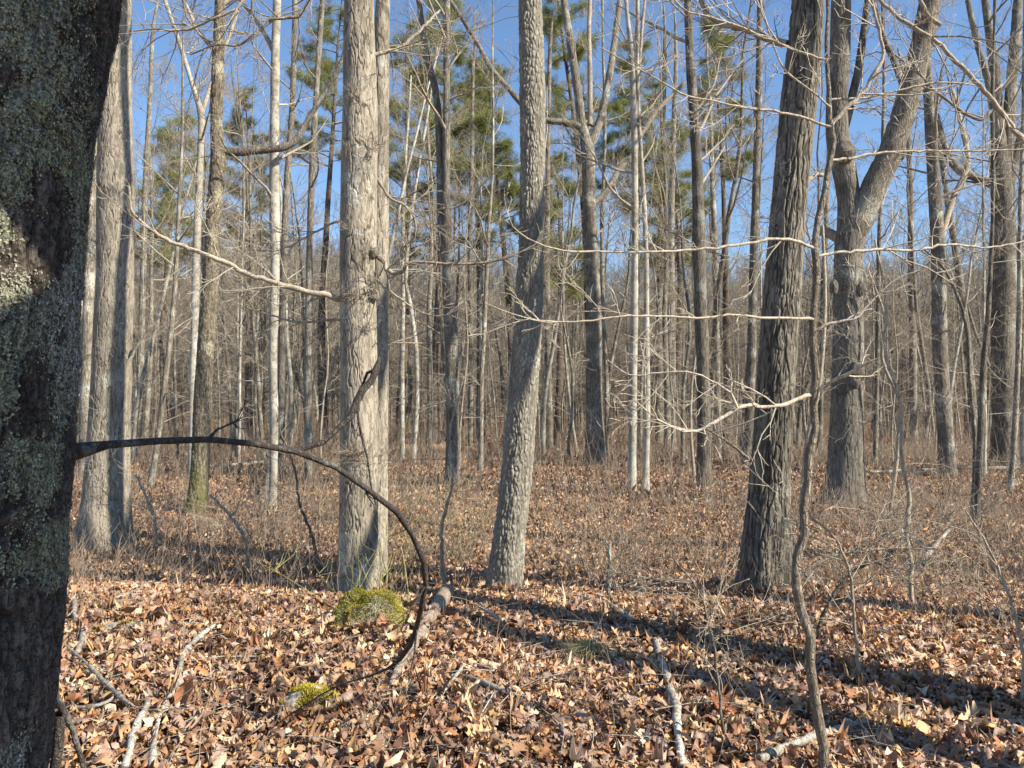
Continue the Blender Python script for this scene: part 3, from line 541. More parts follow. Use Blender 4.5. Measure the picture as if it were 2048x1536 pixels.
# ------------------------------------------------------------------ saplings in front
def gpath(L): return L
thing_limb('sapling', 'tall crooked sapling standing in front of the dark furrowed tree, long thin side branches', 'sapling', M['sap'], [
    ([(1655, 1600, 26), (1645, 1490, 21), (1628, 1380, 21), (1615, 1270, 20), (1598, 1185, 18), (1588, 1140, 19), (1606, 1092, 21), (1604, 1030, 18), (1614, 970, 17), (1622, 880, 17), (1630, 800, 16), (1630, 720, 16), (1628, 640, 15), (1632, 560, 15), (1635, 500, 15), (1640, 430, 14), (1652, 350, 13), (1664, 310, 12), (1660, 230, 10), (1654, 130, 9), (1655, 0, 8), (1658, -120, 6)], 3.1, 0, .3, 'stem'),
    ([(1622, 790, 9), (1590, 800, 8), (1560, 812, 8.5), (1510, 812, 8.5), (1475, 816, 7.5), (1440, 838, 7), (1405, 860, 6), (1360, 858, 4.5), (1310, 835, 4), (1270, 800, 3)], [3.1, 3.05, 3.0, 2.96, 2.92, 2.9, 2.88, 2.86, 2.84, 2.8], 12, .3, 'branch'),
    ([(1475, 816, 6), (1460, 785, 5), (1430, 765, 4), (1380, 745, 4), (1320, 745, 3), (1260, 750, 2.5), (1215, 720, 2)], 2.9, 6, .25, 'branch'),
    ([(1630, 785, 7), (1660, 765, 7), (1700, 745, 7), (1730, 728, 6), (1755, 718, 4)], [3.1, 3.08, 3.04, 3, 2.98], 4, .2, 'branch'),
    ([(1630, 640, 6), (1600, 636, 6), (1530, 636, 5), (1460, 630, 5), (1400, 636, 4.5), (1320, 632, 4), (1250, 632, 4), (1170, 642, 3.5), (1090, 642, 3), (1030, 630, 3), (970, 606, 2)], [3.1, 3.06, 3, 2.96, 2.92, 2.88, 2.84, 2.8, 2.76, 2.72, 2.7], 12, .22, 'branch'),
    ([(1634, 500, 7), (1600, 484, 7), (1560, 478, 6), (1500, 486, 6), (1440, 494, 5.5), (1380, 500, 5), (1300, 504, 4.5), (1200, 503, 4), (1120, 500, 4), (1060, 480, 3), (1010, 440, 2)], [3.1, 3.05, 3, 2.95, 2.9, 2.85, 2.8, 2.76, 2.7, 2.68, 2.66], 12, .25, 'branch'),
    ([(1636, 512, 6), (1690, 505, 6), (1760, 500, 6), (1830, 500, 5), (1900, 490, 5), (1980, 495, 4), (2060, 480, 3)], [3.1, 3.14, 3.18, 3.22, 3.26, 3.3, 3.34], 12, .3, 'branch'),
    ([(1632, 660, 6), (1665, 645, 6), (1710, 637, 5), (1745, 600, 3), (1790, 560, 2.5), (1840, 540, 2)], 3.1, 8, .25, 'branch'),
    ([(1664, 320, 6), (1700, 316, 5.5), (1760, 306, 5), (1850, 302, 4.5), (1950, 302, 4), (2060, 298, 3)], [3.1, 3.14, 3.18, 3.22, 3.28, 3.3], 10, .3, 'branch'),
    ([(1660, 256, 10), (1695, 215, 9), (1725, 185, 8), (1745, 150, 8), (1768, 112, 7), (1756, 60, 6), (1745, 0, 5)], 3.1, 12, .35, 'branch'),
    ([(1660, 256, 6), (1610, 236, 5), (1560, 224, 5), (1480, 214, 4), (1420, 200, 4), (1370, 190, 4), (1300, 150, 3), (1200, 95, 2)], [3.1, 3.06, 3, 2.96, 2.92, 2.88, 2.84, 2.8], 12, .3, 'branch'),
    ([(1652, 120, 6), (1590, 100, 6), (1530, 75, 5), (1470, 50, 5), (1420, 35, 4), (1370, 20, 4), (1330, -20, 3)], 3.0, 12, .35, 'branch'),
    ([(1662, 215, 5), (1620, 180, 4), (1570, 140, 4), (1540, 70, 3), (1510, -10, 3)], 3.05, 8, .25, 'branch'),
    ([(1658, 200, 5), (1730, 195, 4.5), (1800, 180, 4), (1870, 165, 4), (1950, 170, 3)], 3.15, 10, .3, 'branch')], 21, base=gp(1650, 1535))
thing_limb('overhanging_branch', 'long bare branch slanting down across the upper right corner', 'branch', M['twig'], [
    ([(1700, -60, 6), (1780, 20, 7), (1830, 55, 8), (1880, 90, 8), (1940, 150, 9), (1990, 210, 10), (2030, 260, 10), (2090, 340, 12)], [3.9] * 8, 14, .5, 'stem'),
    ([(1880, 50, 9), (1850, 20, 8), (1815, -50, 7)], 3.9, 4, .4, 'fork'),
    ([(1990, 215, 7), (1960, 240, 6), (1880, 190, 6), (1840, 150, 5), (1790, 110, 4)], 3.9, 8, .4, 'fork')], 22)
thing_limb('hanging_bough', 'bare twiggy boughs hanging in from above, upper left sky', 'branch', M['twig'], [
    ([(520, -80, 8), (480, 10, 6), (420, 40, 5), (370, 60, 5), (310, 58, 4), (268, 62, 3)], 4.5, 18, .6, 'stem'),
    ([(640, -60, 8), (600, 30, 7), (545, 40, 6), (480, 90, 5), (430, 90, 4), (380, 110, 3)], 4.8, 18, .6, 'fork')], 23)
WH = [
 ('thin whip sapling leaning left in the leaves below the dark furrowed tree', [(1452, 1505, 7), (1440, 1400, 6), (1425, 1280, 5), (1395, 1180, 4), (1350, 1120, 3)], (1452, 1505)),
 ('straight thin sapling right of the tall crooked one', [(1718, 1372, 7), (1708, 1240, 6), (1700, 1150, 6), (1672, 1080, 4), (1620, 1030, 3)], (1718, 1372)),
 ('wavy dark sapling rising right of the forked tree', [(1822, 1216, 10), (1820, 1120, 9), (1812, 1060, 9), (1818, 1000, 8), (1802, 900, 7), (1800, 800, 7), (1770, 700, 6), (1772, 600, 5), (1750, 480, 4)], (1822, 1216)),
 ('sapling bent into a low arch across the leaves on the right', [(1632, 1285, 8), (1650, 1220, 8), (1690, 1160, 7), (1745, 1125, 6), (1800, 1150, 4), (1850, 1190, 2)], (1632, 1285)),
 ('low pale stem arching right from beside the dark furrowed tree', [(1612, 1142, 7), (1660, 1115, 6), (1750, 1100, 5), (1870, 1096, 4)], (1612, 1300)),
 ('thin pale stem with a forked tip near the right edge', [(2046, 1420, 8), (2045, 1300, 7), (2020, 1200, 6), (1980, 1100, 5), (1930, 1020, 3)], (2046, 1420)),
 ('short bent dark stem in the sunny patch below the centre tree', [(1226, 1212, 9), (1216, 1170, 8), (1220, 1100, 6), (1210, 1080, 4)], (1226, 1212)),
 ('small upright sapling left of the centre tree foot', [(892, 1182, 9), (884, 1110, 8), (886, 1040, 7), (905, 960, 5), (900, 860, 4), (930, 760, 3)], (892, 1182)),
 ('leaning dark sapling in front of the broad tree', [(500, 1150, 7), (485, 1070, 7), (450, 1020, 6), (420, 990, 4)], (500, 1150)),
 ('bent dark stem between the mottled tree and the pale tan tree', [(638, 1130, 7), (620, 1060, 6), (600, 1010, 5), (590, 940, 4), (560, 860, 3)], (638, 1130)),
 ('short crooked dark stem beside the broad tree foot', [(309, 1115, 7), (312, 1060, 6), (300, 1010, 6), (270, 950, 4)], (309, 1115)),
 ('dark slanting sapling in front of the broad tree', [(228, 1105, 5), (215, 900, 6), (235, 790, 6), (262, 710, 6), (315, 645, 4)], (228, 1105)),
 ('slanting stem crossing in front of the dark furrowed tree', [(1600, 1120, 9), (1572, 1040, 8), (1550, 985, 8), (1510, 930, 7), (1450, 880, 5), (1400, 850, 3)], (1600, 1150)),
 ('upright pole sapling left of the forked tree, touching the tall crooked sapling', [(1600, 1060, 10), (1612, 900, 9), (1640, 760, 8), (1650, 600, 7), (1645, 450, 6)], (1600, 1060)),
 ('pale thin upright stem right of the forked tree foot', [(1780, 1025, 8), (1790, 950, 8), (1798, 860, 8), (1800, 805, 7), (1765, 720, 6), (1770, 640, 5), (1745, 560, 4)], (1780, 1025)),
 ('dark paired pole before the many stemmed tree', [(1944, 1040, 8), (1950, 900, 8), (1940, 760, 7), (1930, 640, 7), (1890, 540, 6), (1850, 500, 4)], (1944, 1040)),
]
for i, (lb, L, bs) in enumerate(WH):
    B = gp(*bs); r = random.Random(70 + i); root = tag(empty('young_sapling', B), lb, 'sapling')
    L = [L[0]] + L[1:]; mb = MB(); P, Q = limbpx(mb, [(L[0][0], L[0][1] + 12, L[0][2])] + L, B[1], r, 0, .3, (3,), 7, .2 * (r.random() - .5))
    mb.build('stem', M['twig'] if i % 3 else M['midd'], root, B)
    mb = MB()
    for k in range(16):
        j = r.randrange(len(P) // 3, len(P) - 1); a = r.uniform(0, 6.28)
        grow(mb, P[j], (math.cos(a), math.sin(a), r.uniform(0, .9)), r.uniform(.12, .22) * (B[1] ** .6), .0028, 2, r, (4, 2), .04, .0018)
    mb.build('side_twigs', M['twig'], root, B)
print('saplings', time.time() - T0)

# ------------------------------------------------------------------ pines
def pine(seed, H, r0, hc, spread, tuft, dens=1.0, bend=0):
    rg = random.Random(seed); P = [np.zeros(3)]; d = np.array([rg.gauss(0, .02), rg.gauss(0, .02), 1.])
    for i in range(12): d = unit(d + np.array([rg.gauss(0, .03), rg.gauss(0, .03), .1])); P.append(P[-1] + d * H / 12)
    mb = MB(); mb.tube([P[0] - [0, 0, .3]] + P, np.concatenate([[r0 * 1.3], np.linspace(r0 * 1.15, .02, 13)]), 12); tr = mb
    lb = MB(); tips = []; nb = int(46 * dens)
    for k in range(nb):
        t = hc + (1 - hc) * (k + rg.random()) / nb; f = t * 12; i = min(int(f), 11); q = P[i] + (P[i + 1] - P[i]) * (f - i); a = rg.uniform(0, 6.283)
        L = spread * (1.05 - t) ** .7 * rg.uniform(.4, 1.25); el = rg.uniform(-.05, .45)
        dd = np.array([math.cos(a) * math.cos(el), math.sin(a) * math.cos(el), math.sin(el)]); pts = [q]; n = 6
        for j in range(n): dd = unit(dd + np.array([rg.gauss(0, .12), rg.gauss(0, .12), rg.gauss(0.02, .08)])); pts.append(pts[-1] + dd * L / n)
        lb.tube(pts, np.linspace(.012 + .012 * L, .006, n + 1), 4)
        for j in range(int(6 + L * 8)):
            u = rg.uniform(.35, 1) * n; i2 = min(int(u), n - 1); s0 = pts[i2] + (pts[i2 + 1] - pts[i2]) * (u - i2)
            d3 = unit(dd + np.array([rg.gauss(0, .8), rg.gauss(0, .8), rg.gauss(.15, .4)])); l = rg.uniform(.25, .7); e = s0 + d3 * l
            lb.tube([s0, s0 + d3 * l * .5 + [0, 0, .02], e], [.008, .006, .004], 3)
            for _ in range(5): tips.append(np.concatenate([s0 + d3 * l * rg.uniform(.35, 1.05), d3]))
    for k in range(10):   # dead stubs below
        t = rg.uniform(.2, hc) * 12; i = int(t); a = rg.uniform(0, 6.28); grow(lb, P[i], (math.cos(a), math.sin(a), .2), rg.uniform(.5, 1.8), .014, 2, rg, (3,), 0, .006)
    tips = np.array(tips); nr = np.random.RandomState(seed); nn = 26; C = np.repeat(tips[:, :3], nn, 0); D = np.repeat(tips[:, 3:], nn, 0); m = len(C)
    dr = D + nr.randn(m, 3) * .75 + [0, 0, .15]; dr /= np.linalg.norm(dr, axis=1, keepdims=True); sd = np.cross(dr, nr.randn(m, 3)); sd /= np.linalg.norm(sd, axis=1, keepdims=True)
    l = tuft * (.8 + .6 * nr.rand(m, 1)); w = .0062; a = C + nr.randn(m, 3) * .085; v = np.stack([a - sd * w, a + sd * w, a + dr * l], 1).reshape(-1, 3)
    base = np.array([[.21, .235, .065]]) * (.6 + .8 * nr.rand(len(tips), 1)) + np.array([[.05, .03, .0]]) * (nr.rand(len(tips), 1) ** 2)
    col = np.repeat(np.repeat(base, nn, 0), 3, 0); nm = MB(); nm.add(v, np.arange(3 * m).reshape(-1, 3), col=col)
    return tr, lb, nm
PINES = [ # px, base py (far ground), height, crown start, spread, label
 (868, 902, 20.7, 0.57, 3.7, 'tallest pine, its open crown left of the centre tree'),
 (1020, 896, 18.6, 0.52, 2.9, 'pine partly hidden behind the centre tree with dark tufts sticking out left'),
 (1190, 892, 25.4, 0.54, 4.6, 'pine crown spread behind the twisted pale tree'),
 (1352, 897, 15.4, 0.54, 3.3, 'dense green pine right of the whitish slender tree'),
 (330, 900, 15.9, 0.54, 3.7, 'bushy yellow green pine right of the broad tree'),
 (650, 893, 26.5, 0.57, 4.6, 'pine crown showing left of the thick pale tan tree'),
 (800, 893, 21.2, 0.42, 3.5, 'lower pine crown between the pale tan and nearly black trunks'),
 (962, 890, 20.1, 0.57, 3.5, 'small pale green pine crown just left of the centre tree'),
 (1115, 898, 14.3, 0.47, 2.9, 'short pine just right of the centre tree'),
 (1455, 892, 21.2, 0.62, 3.3, 'thin far pine beyond the tall wavy dark trunk'),
 (498, 890, 21.2, 0.52, 3.3, 'far pine low between the pale slim trees at left'),
 (1265, 890, 20.1, 0.57, 3.3, 'far pine behind the close pair of slender trees'),
]
for i, (px, py, H, hc, sp, lb_) in enumerate(PINES):
    B = gp(px, py); ALLPOS.append((B[0], B[1], 1.2)); t, l, n_ = pine(200 + i, H, .13 + .004 * H, hc, sp, .13, 1.0)
    root = tag(empty('pine_tree', B), lb_, 'pine tree'); t.build('trunk', M['pine_bark'], root); l.build('limbs', M['pine_bark'], root); n_.build('needles', M['needle'], root)
    print('pine', px, B)
print('pines', time.time() - T0)

# ------------------------------------------------------------------ background bare trees: prototypes + copies
def bare(seed, H, r0, h0f, nb, Lmax, nch, wob=.03, sides=8, low=7, rmin=.0038):
    rg = random.Random(seed); P = [np.array([0, 0, -.3])]; d = np.array([rg.gauss(0, .03), rg.gauss(0, .03), 1.]); n = 14
    for i in range(n): d = unit(d + np.array([rg.gauss(0, wob), rg.gauss(0, wob), .12])); P.append(P[-1] + d * (H + .3) / n)
    Rr = r0 * (1 - np.linspace(0, 1, n + 1) ** 1.15 * .88); Rr[0] *= 1.35; tm = MB(); tm.tube(P, Rr, sides); cb = MB()
    crown(cb, P, Rr, H * h0f, H, rg, nb, Lmax, nch, .08, rmin)
    for k in range(low):
        h = rg.uniform(1.5, H * h0f); z = [p[2] for p in P]; q = np.array([np.interp(h, z, [p[j] for p in P]) for j in range(3)]); a = rg.uniform(0, 6.28)
        grow(cb, q, (math.cos(a), math.sin(a), rg.uniform(-.1, .7)), rg.uniform(.5, 2.2), .012, 2, rg, (5, 4), .02, rmin * .8)
    return tm, cb
SPEC = [(17, .13, .42, 13, 4.5, (7, 5, 3)), (15, .11, .38, 12, 3.6, (7, 5, 3)), (18, .16, .45, 14, 5., (7, 5, 3)), (13, .075, .35, 12, 2.8, (6, 5, 2)), (14, .09, .4, 12, 3.0, (6, 5, 2)),
        (12, .065, .35, 14, 2.5, (6, 5, 2)), (11, .05, .3, 13, 2.2, (6, 5, 2)), (9, .04, .3, 12, 2.0, (6, 4, 2)), (17, .13, .5, 15, 4.5, (8, 6, 3)), (13, .075, .3, 15, 3, (7, 5, 2))]
KN = ['tall_bare_tree', 'tall_bare_tree', 'tall_bare_tree', 'slim_bare_tree', 'slim_bare_tree', 'pole_tree', 'pole_tree', 'pole_tree', 'tall_bare_tree', 'slim_bare_tree']
LB = {'tall_bare_tree': 'tall bare leafless tree in the crowded woods behind the front trees', 'slim_bare_tree': 'slim bare leafless tree in the crowded woods behind the front trees', 'pole_tree': 'thin bare pole of a young tree in the crowded woods behind'}
GR = {'tall_bare_tree': 'tall bare trees of the background woods', 'slim_bare_tree': 'slim bare trees of the background woods', 'pole_tree': 'thin pole trees of the background woods'}
PROT = []
for i, (H, r0, h0, nb, Lm, nch) in enumerate(SPEC):
    PROT.append(bare(300 + i, H, r0, h0, nb, Lm, nch, .035 + .035 * (i % 3), 9 if r0 > .09 else 6))
rg = random.Random(77); spots = []; tries = 0
WANT = 285
while len(spots) < WANT and tries < 40000:
    tries += 1; Y = math.sqrt(rg.uniform(17 ** 2, 62 ** 2)); x = rg.uniform(-.70, .70) * Y
    px = 1024 + x / Y * FPX
    if Y < 24 and rg.random() < .55: continue
    if any((x - a) ** 2 + (Y - b) ** 2 < c * c for a, b, c in ALLPOS): continue
    kd = rg.choices(range(10), [.7, .8, .35, 1.4, 1.4, 2.6, 2.8, 2.6, .7, 1.6] if Y > 26 else [.15, .2, .05, .8, .8, 2, 2.6, 2.6, .1, 1.4])[0]
    ALLPOS.append((x, Y, .55 + .012 * Y)); spots.append((x, Y, kd))
roots = {}
for x, Y, kd in spots:
    z = float(hfun(x, Y)); s = rg.uniform(.82, 1.15); rz = rg.uniform(0, 6.28)
    if kd not in roots:
        root = empty(KN[kd], (x, Y, z)); tag(root, LB[KN[kd]], 'tree', GR[KN[kd]]); tm, cb = PROT[kd]
        tm.build('trunk', M[['mid', 'midd', 'mid', 'mid', 'smooth', 'mid', 'smooth', 'twig', 'midd', 'mid'][kd]], root); cb.build('crown', M['twig'], root); root.scale = (s, s, s); root.rotation_euler = (0, 0, rz); roots[kd] = root
    else: dup(roots[kd], (x, Y, z), rz, s)
print('spots', len(spots), time.time() - T0)

# far wood: nobody could count it, one object
def farproto(seed, H, r0, n=26):
    rg = random.Random(seed); mb = MB(); d = np.array([rg.gauss(0, .03), rg.gauss(0, .03), 1.]); P = [np.array([0, 0, -.5])]
    for i in range(5): d = unit(d + np.array([rg.gauss(0, .04), rg.gauss(0, .04), .1])); P.append(P[-1] + d * H / 5)
    mb.tube(P, np.linspace(r0 * 1.1, r0 * .2, 6), 4)
    for k in range(n):
        t = rg.uniform(.2, .97); f = t * 5; i = min(int(f), 4); q = P[i] + (P[i + 1] - P[i]) * (f - i); a = rg.uniform(0, 6.28)
        grow(mb, q, (math.cos(a), math.sin(a), rg.uniform(.2, 1.1)), H * .22 * rg.uniform(.5, 1.2) * (1.2 - t * .7), .022, 2, rg, (5,), .1, .013, stepk=3, sides=3)
    mb.flush(); return np.concatenate(mb.V), np.concatenate(mb.F)
fw = MB(); FP = [farproto(400 + i, H, r) for i, (H, r) in enumerate([(14, .13), (12, .10), (11, .07), (15, .12), (9, .05), (7, .04)])]
nr = np.random.RandomState(12); cnt = 0
for lo, hi, den in ((44, 70, 140), (62, 110, 1000), (105, 290, 3200)):
    for _ in range(den):
        Y = math.sqrt(nr.uniform(lo * lo, hi * hi)); x = nr.uniform(-.72, .72) * Y; v, f = FP[nr.randint(6) if Y < 110 else nr.randint(4)]
        a = nr.rand() * 6.28; s = nr.uniform(.7, 1.15); c, s2 = math.cos(a) * s, math.sin(a) * s
        w = np.stack([v[:, 0] * c - v[:, 1] * s2 + x, v[:, 0] * s2 + v[:, 1] * c + Y, v[:, 2] * s + float(hfun(x, Y))], 1); fw.add(w, f)
tag(fw.build('distant_woods', M['far']), 'grey brown leafless woods covering the far hillside', 'woods', kind='stuff')
print('far', time.time() - T0)

# ------------------------------------------------------------------ neighbours outside the frame on the sunny side (their shadows fall into the picture)
def shade_tree(x, y, H, r, lean, label, seed, h0=9, nb=6):
    rg_ = random.Random(seed); z = float(hfun(x, y)); P = [np.array([x, y, z - .3])]; d = unit(np.array([lean[0], lean[1], 1.])); 
    for i in range(10): d = unit(d + np.array([rg_.gauss(0, .03), rg_.gauss(0, .03), .02])); P.append(P[-1] + d * H / 10)
    B = (x, y, z); root = tag(empty('bare_tree', B), label, 'tree'); Rr = np.linspace(r * 1.1, r * .25, 11); mb = MB(); mb.tube(P, Rr, 16); mb.build('trunk', M['mid'], root, B)
    cb = MB(); crown(cb, P, Rr, h0, H, rg_, nb, 3., (5, 4, 2), rmin=.003); cb.build('crown', M['twig'], root, B)
SD = [(2.95, 2.85, 13, .19, (.3, .4)), (3.0, 1.75, 12, .13, (.3, .4)), (5.2, 4.15, 15, .18, (0, .15)), (9.5, 6.0, 15, .2, (0, 0))]
for i, (x, y, H, r, ln) in enumerate(SD): shade_tree(x, y, H, r, ln, ['nearest unseen tree whose shadow crosses the leaves', 'unseen tree right of the viewer', 'unseen tree further right', 'unseen tree beyond the right edge'][i], 500 + i)

# unseen tree added sunward, stem bent to shade most of the lichen covered trunk
hx = np.array([SUNV.x, SUNV.y]); hx /= np.linalg.norm(hx); ee = np.array([-hx[1], hx[0]]); tz = math.tan(SUN_EL); dist = 2.4
pp = []; fz = np.array([p[2] for p in pts_fore]); 
for zt, off in ((-1.75, .02), (.9, .02), (1.25, .03), (1.40, .20), (1.55, .31), (1.85, .30), (2.0, .14), (2.2, .03), (2.6, .02), (3.4, 0)):
    fx = np.interp(zt, fz, [p[0] for p in pts_fore]); fy = np.interp(zt, fz, [p[1] for p in pts_fore]); q = np.array([fx, fy]) + hx * dist + ee * off; pp.append(np.array([q[0], q[1], zt + dist * tz]))
P3, R3 = extend(pp, [.25] * len(pp), 13, random.Random(2), .06); B = np.array([pp[0][0], pp[0][1], float(hfun(pp[0][0], pp[0][1]))])
rt = tag(empty('bare_tree', B), 'unseen tree right of the viewer, its bends added to shade the lichen covered trunk', 'tree'); v, f, c_, _ = trunk(P3, R3, None, .08, 40, 5, .1, .3); mb = MB(); mb.add(v, f); mb.build('trunk', M['mid'], rt, B)
cb = MB(); crown(cb, P3, R3, 8, 13, random.Random(6), 5, 2.5, (5, 4), rmin=.003); cb.build('crown', M['twig'], rt, B)

# ------------------------------------------------------------------ rocks, logs, sticks
def rock(px, py, w, h, d, label, mossy, seed, cover=1.0, name='boulder', base_py=None):
    B = gp(px, base_py or py); D = B[1]; k = D / FPX; sx, sz, sy = w * k / 2, h * k, d
    n1, n2 = 70, 110; ph = np.linspace(-.5, 1, n1) * math.pi / 2; th = np.arange(n2) * 2 * math.pi / n2; PH, TH = np.meshgrid(ph, th, indexing='ij')
    x, y, z = np.cos(PH) * np.cos(TH), np.cos(PH) * np.sin(TH), np.sin(PH)
    sc = 1 + .6 * fbm(x * 1.2 + seed, y * 1.2, z * 1.2, 2, seed) + .14 * fbm(x * 5, y * 5, z * 5, 3, seed + 1)
    f1, f2, c = worley(x * 1.8, y * 1.8, z * 1.8, seed); sc = sc + .08 * (c - .5) * sstep(0, .2, f2 - f1)
    V = np.stack([x * sc * sx, y * sc * sy, z * sc * sz], -1).reshape(-1, 3); a = np.arange(n1 - 1)[:, None] * n2; b = np.arange(n2)[None]; c = (b + 1) % n2
    F = np.stack([a + b, a + c, a + n2 + c, a + n2 + b], -1).reshape(-1, 4); root = tag(empty(name, B), label, 'rock'); mb = MB(); mb.add(V, F); mb.build('stone', M['rock'], root)
    if mossy:
        nr = np.random.RandomState(seed); N = mossy; idx = nr.randint(0, len(V), N); p = V[idx] + nr.randn(N, 3) * .004
        nm = V[idx] / np.array([sx, sy, sz]) ** 2 * np.array([sx, sy, sz]).min(); nm /= np.linalg.norm(nm, axis=1, keepdims=True) + 1e-9
        kk = (p[:, 2] > -.02) & (fbm(p[:, 0] * 14, p[:, 1] * 14, p[:, 2] * 14, 2, seed) + nm[:, 2] * .25 > .28 - cover * .6); p, nm = p[kk], nm[kk]; N = len(p)
        dr = nm + nr.randn(N, 3) * .5; dr /= np.linalg.norm(dr, axis=1, keepdims=True); sd = np.cross(dr, nr.randn(N, 3)); sd /= np.linalg.norm(sd, axis=1, keepdims=True)
        lmp = 1 + 1.2 * fbm(p[:, 0] * 40, p[:, 1] * 40, p[:, 2] * 40, 2, seed)[:, None]; l = (.004 + .008 * nr.rand(N, 1)) * lmp; ww = .003
        vv = np.stack([p - sd * ww - nm * .002, p + sd * ww - nm * .002, p + dr * l], 1).reshape(-1, 3)
        tone = .6 + .8 * nr.rand(N, 1); yel = sstep(-.15, .15, fbm(p[:, 0] * 9, p[:, 1] * 9, p[:, 2] * 9, 2, seed + 5))[:, None]
        cc = (np.array([[.46, .38, .055]]) * yel + np.array([[.27, .25, .05]]) * (1 - yel)) * tone
        m2 = MB(); m2.add(vv, np.arange(3 * N).reshape(-1, 3), col=np.repeat(cc, 3, 0)); o = m2.build('moss', M['moss'], root); o['kind'] = 'stuff'
rock(745, 1264, 150, 78, .17, 'rounded boulder under bright yellow green moss', 60000, 5, 1.0)
rock(622, 1428, 112, 44, .12, 'low stone with patchy moss and a bare pale top among the leaves', 30000, 6, .25, base_py=1425)
rock(245, 1268, 125, 20, .14, 'flat pale stone half buried left of the mossy boulder', 3000, 7, .0)
def stick(name, label, cat, L, mat, seed, sides=9, lift=.03, group=None, twigs=0, sl=None):
    """piece of wood lying on the ground through photo positions"""
    r = random.Random(seed); pts = []; rad = []
    for j, (x, y, w) in enumerate(L):
        p = gp(x, y).copy(); q = w / 2 / FPX * p[1]; p[2] += q * .8 + lift * 1.3 + (sl[j] if sl else 0); pts.append(p); rad.append(q)
    P, Q, s = resample(pts, rad, .02 if pts[0][1] < 8 else .2); B = pts[0]
    P = P + Q[:, None] * (.03 if L[1][2] > 20 else .12) * np.array([[r.gauss(0, 1) for _ in range(3)] for _ in P]); Q = Q * (1 + (.012 if L[1][2] > 20 else .08) * np.array([r.gauss(0, 1) for _ in P]))
    mb = MB(); v, f, c_, _ = trunk(P, Q, None, .012 if pts[0][1] < 8 else .15, 20, seed, 0)
    n = 20; m_ = len(v); v = np.concatenate([v, [P[0]], [P[-1]]]); e = [[i, m_, (i + 1) % n] for i in range(n)] + [[m_ - n + i, m_ - n + (i + 1) % n, m_ + 1] for i in range(n)]
    e = np.array(e); mb.add(v, np.concatenate([f, np.concatenate([e, e[:, 2:3]], 1)]))
    for k in range(twigs):
        i = r.randrange(len(P) - 2); a = r.uniform(0, 6.28); grow(mb, P[i], (math.cos(a), math.sin(a), r.uniform(0, .5)), r.uniform(.08, .3), .003, 2, r, (2,), 0, .0016)
    tag(mb.build(name, mat, None, B), label, cat, group)
D = M['deadwood']
stick('fallen_branch', 'pale bent fallen branch lying in the leaves at lower left', 'branch', [(428, 1268, 9), (400, 1290, 11), (370, 1322, 12), (356, 1370, 11), (345, 1405, 12), (325, 1440, 11), (310, 1490, 12), (302, 1560, 13)], D, 1)
stick('fallen_branch', 'thick pale broken branch at the bottom left, beside the bent one', 'branch', [(305, 1410, 9), (290, 1440, 12), (268, 1490, 15), (250, 1560, 17)], D, 2)
stick('fallen_branch', 'thin pale twig crossing over both pale branches at lower left', 'branch', [(120, 1308, 6), (170, 1352, 7), (220, 1405, 7), (270, 1445, 6), (320, 1452, 4)], D, 3, lift=.05)
stick('fallen_branch', 'short curved grey twig left of the thick broken branch', 'branch', [(130, 1415, 5), (160, 1440, 6), (205, 1432, 5), (240, 1408, 4)], D, 4, lift=.04)
stick('fallen_branch', 'mottled broken branch standing out of the shadow band at lower right centre', 'branch', [(1312, 1298, 13), (1320, 1335, 14), (1333, 1370, 14), (1340, 1400, 15), (1352, 1430, 15), (1355, 1480, 13), (1365, 1560, 13)], D, 5, lift=.03)
stick('fallen_branch', 'straight grey stick slanting down right of the centre tree', 'branch', [(1184, 1196, 9), (1220, 1222, 9), (1262, 1256, 9)], D, 6, lift=.03)
stick('fallen_branch', 'pale knobbly twig lying level in the leaves at lower centre', 'branch', [(925, 1370, 7), (960, 1382, 8), (990, 1395, 7), (1030, 1408, 6), (1060, 1415, 5)], D, 7)
stick('fallen_branch', 'thin twig slanting left of the knobbly one at lower centre', 'branch', [(880, 1430, 4), (900, 1395, 5), (925, 1362, 4)], D, 8, lift=.05)
stick('fallen_branch', 'thin forked twig standing in the leaves below the mossy boulder log', 'branch', [(948, 1232, 5), (985, 1255, 5), (1005, 1270, 3)], D, 9, lift=.06)
stick('fallen_branch', 'thick grey branch half buried at the bottom right', 'branch', [(1520, 1545, 17), (1580, 1518, 15), (1620, 1500, 14), (1660, 1485, 11), (1735, 1462, 8)], D, 10)
stick('fallen_branch', 'pale knobby sapling stem lying along the left edge of the leaves', 'branch', [(148, 1210, 7), (150, 1250, 8), (165, 1290, 7), (155, 1325, 6)], D, 11, lift=.04)
stick('fallen_branch', 'long thin twig lying below the low mossy stone', 'branch', [(470, 1530, 5), (520, 1480, 5), (590, 1440, 4), (650, 1430, 4), (730, 1400, 3)], D, 12, lift=.04)
stick('fallen_branch', 'grey branch lying in the shade before the broad tree', 'branch', [(230, 1210, 6), (270, 1195, 8), (300, 1182, 9), (330, 1180, 6)], D, 13)
stick('fallen_branch', 'pale stick poking up in the shade at far right', 'branch', [(1850, 1128, 8), (1875, 1105, 9), (1900, 1084, 7)], D, 14, sl=[0, .05, .1])
stick('rotten_log', 'long pale crumbling log half sunk in the leaves, slanting down left beside the mossy boulder', 'log', [(898, 1196, 20), (892, 1204, 27), (870, 1240, 25), (848, 1275, 25), (826, 1312, 24), (802, 1350, 22), (780, 1388, 12)], M['rot'], 15, lift=.025)
stick('fallen_log', 'orange brown bare log lying far back between the pale tan tree and the centre tree', 'log', [(772, 914, 14), (830, 912, 18), (890, 908, 17), (948, 910, 9)], M['orange'], 17, lift=.1)
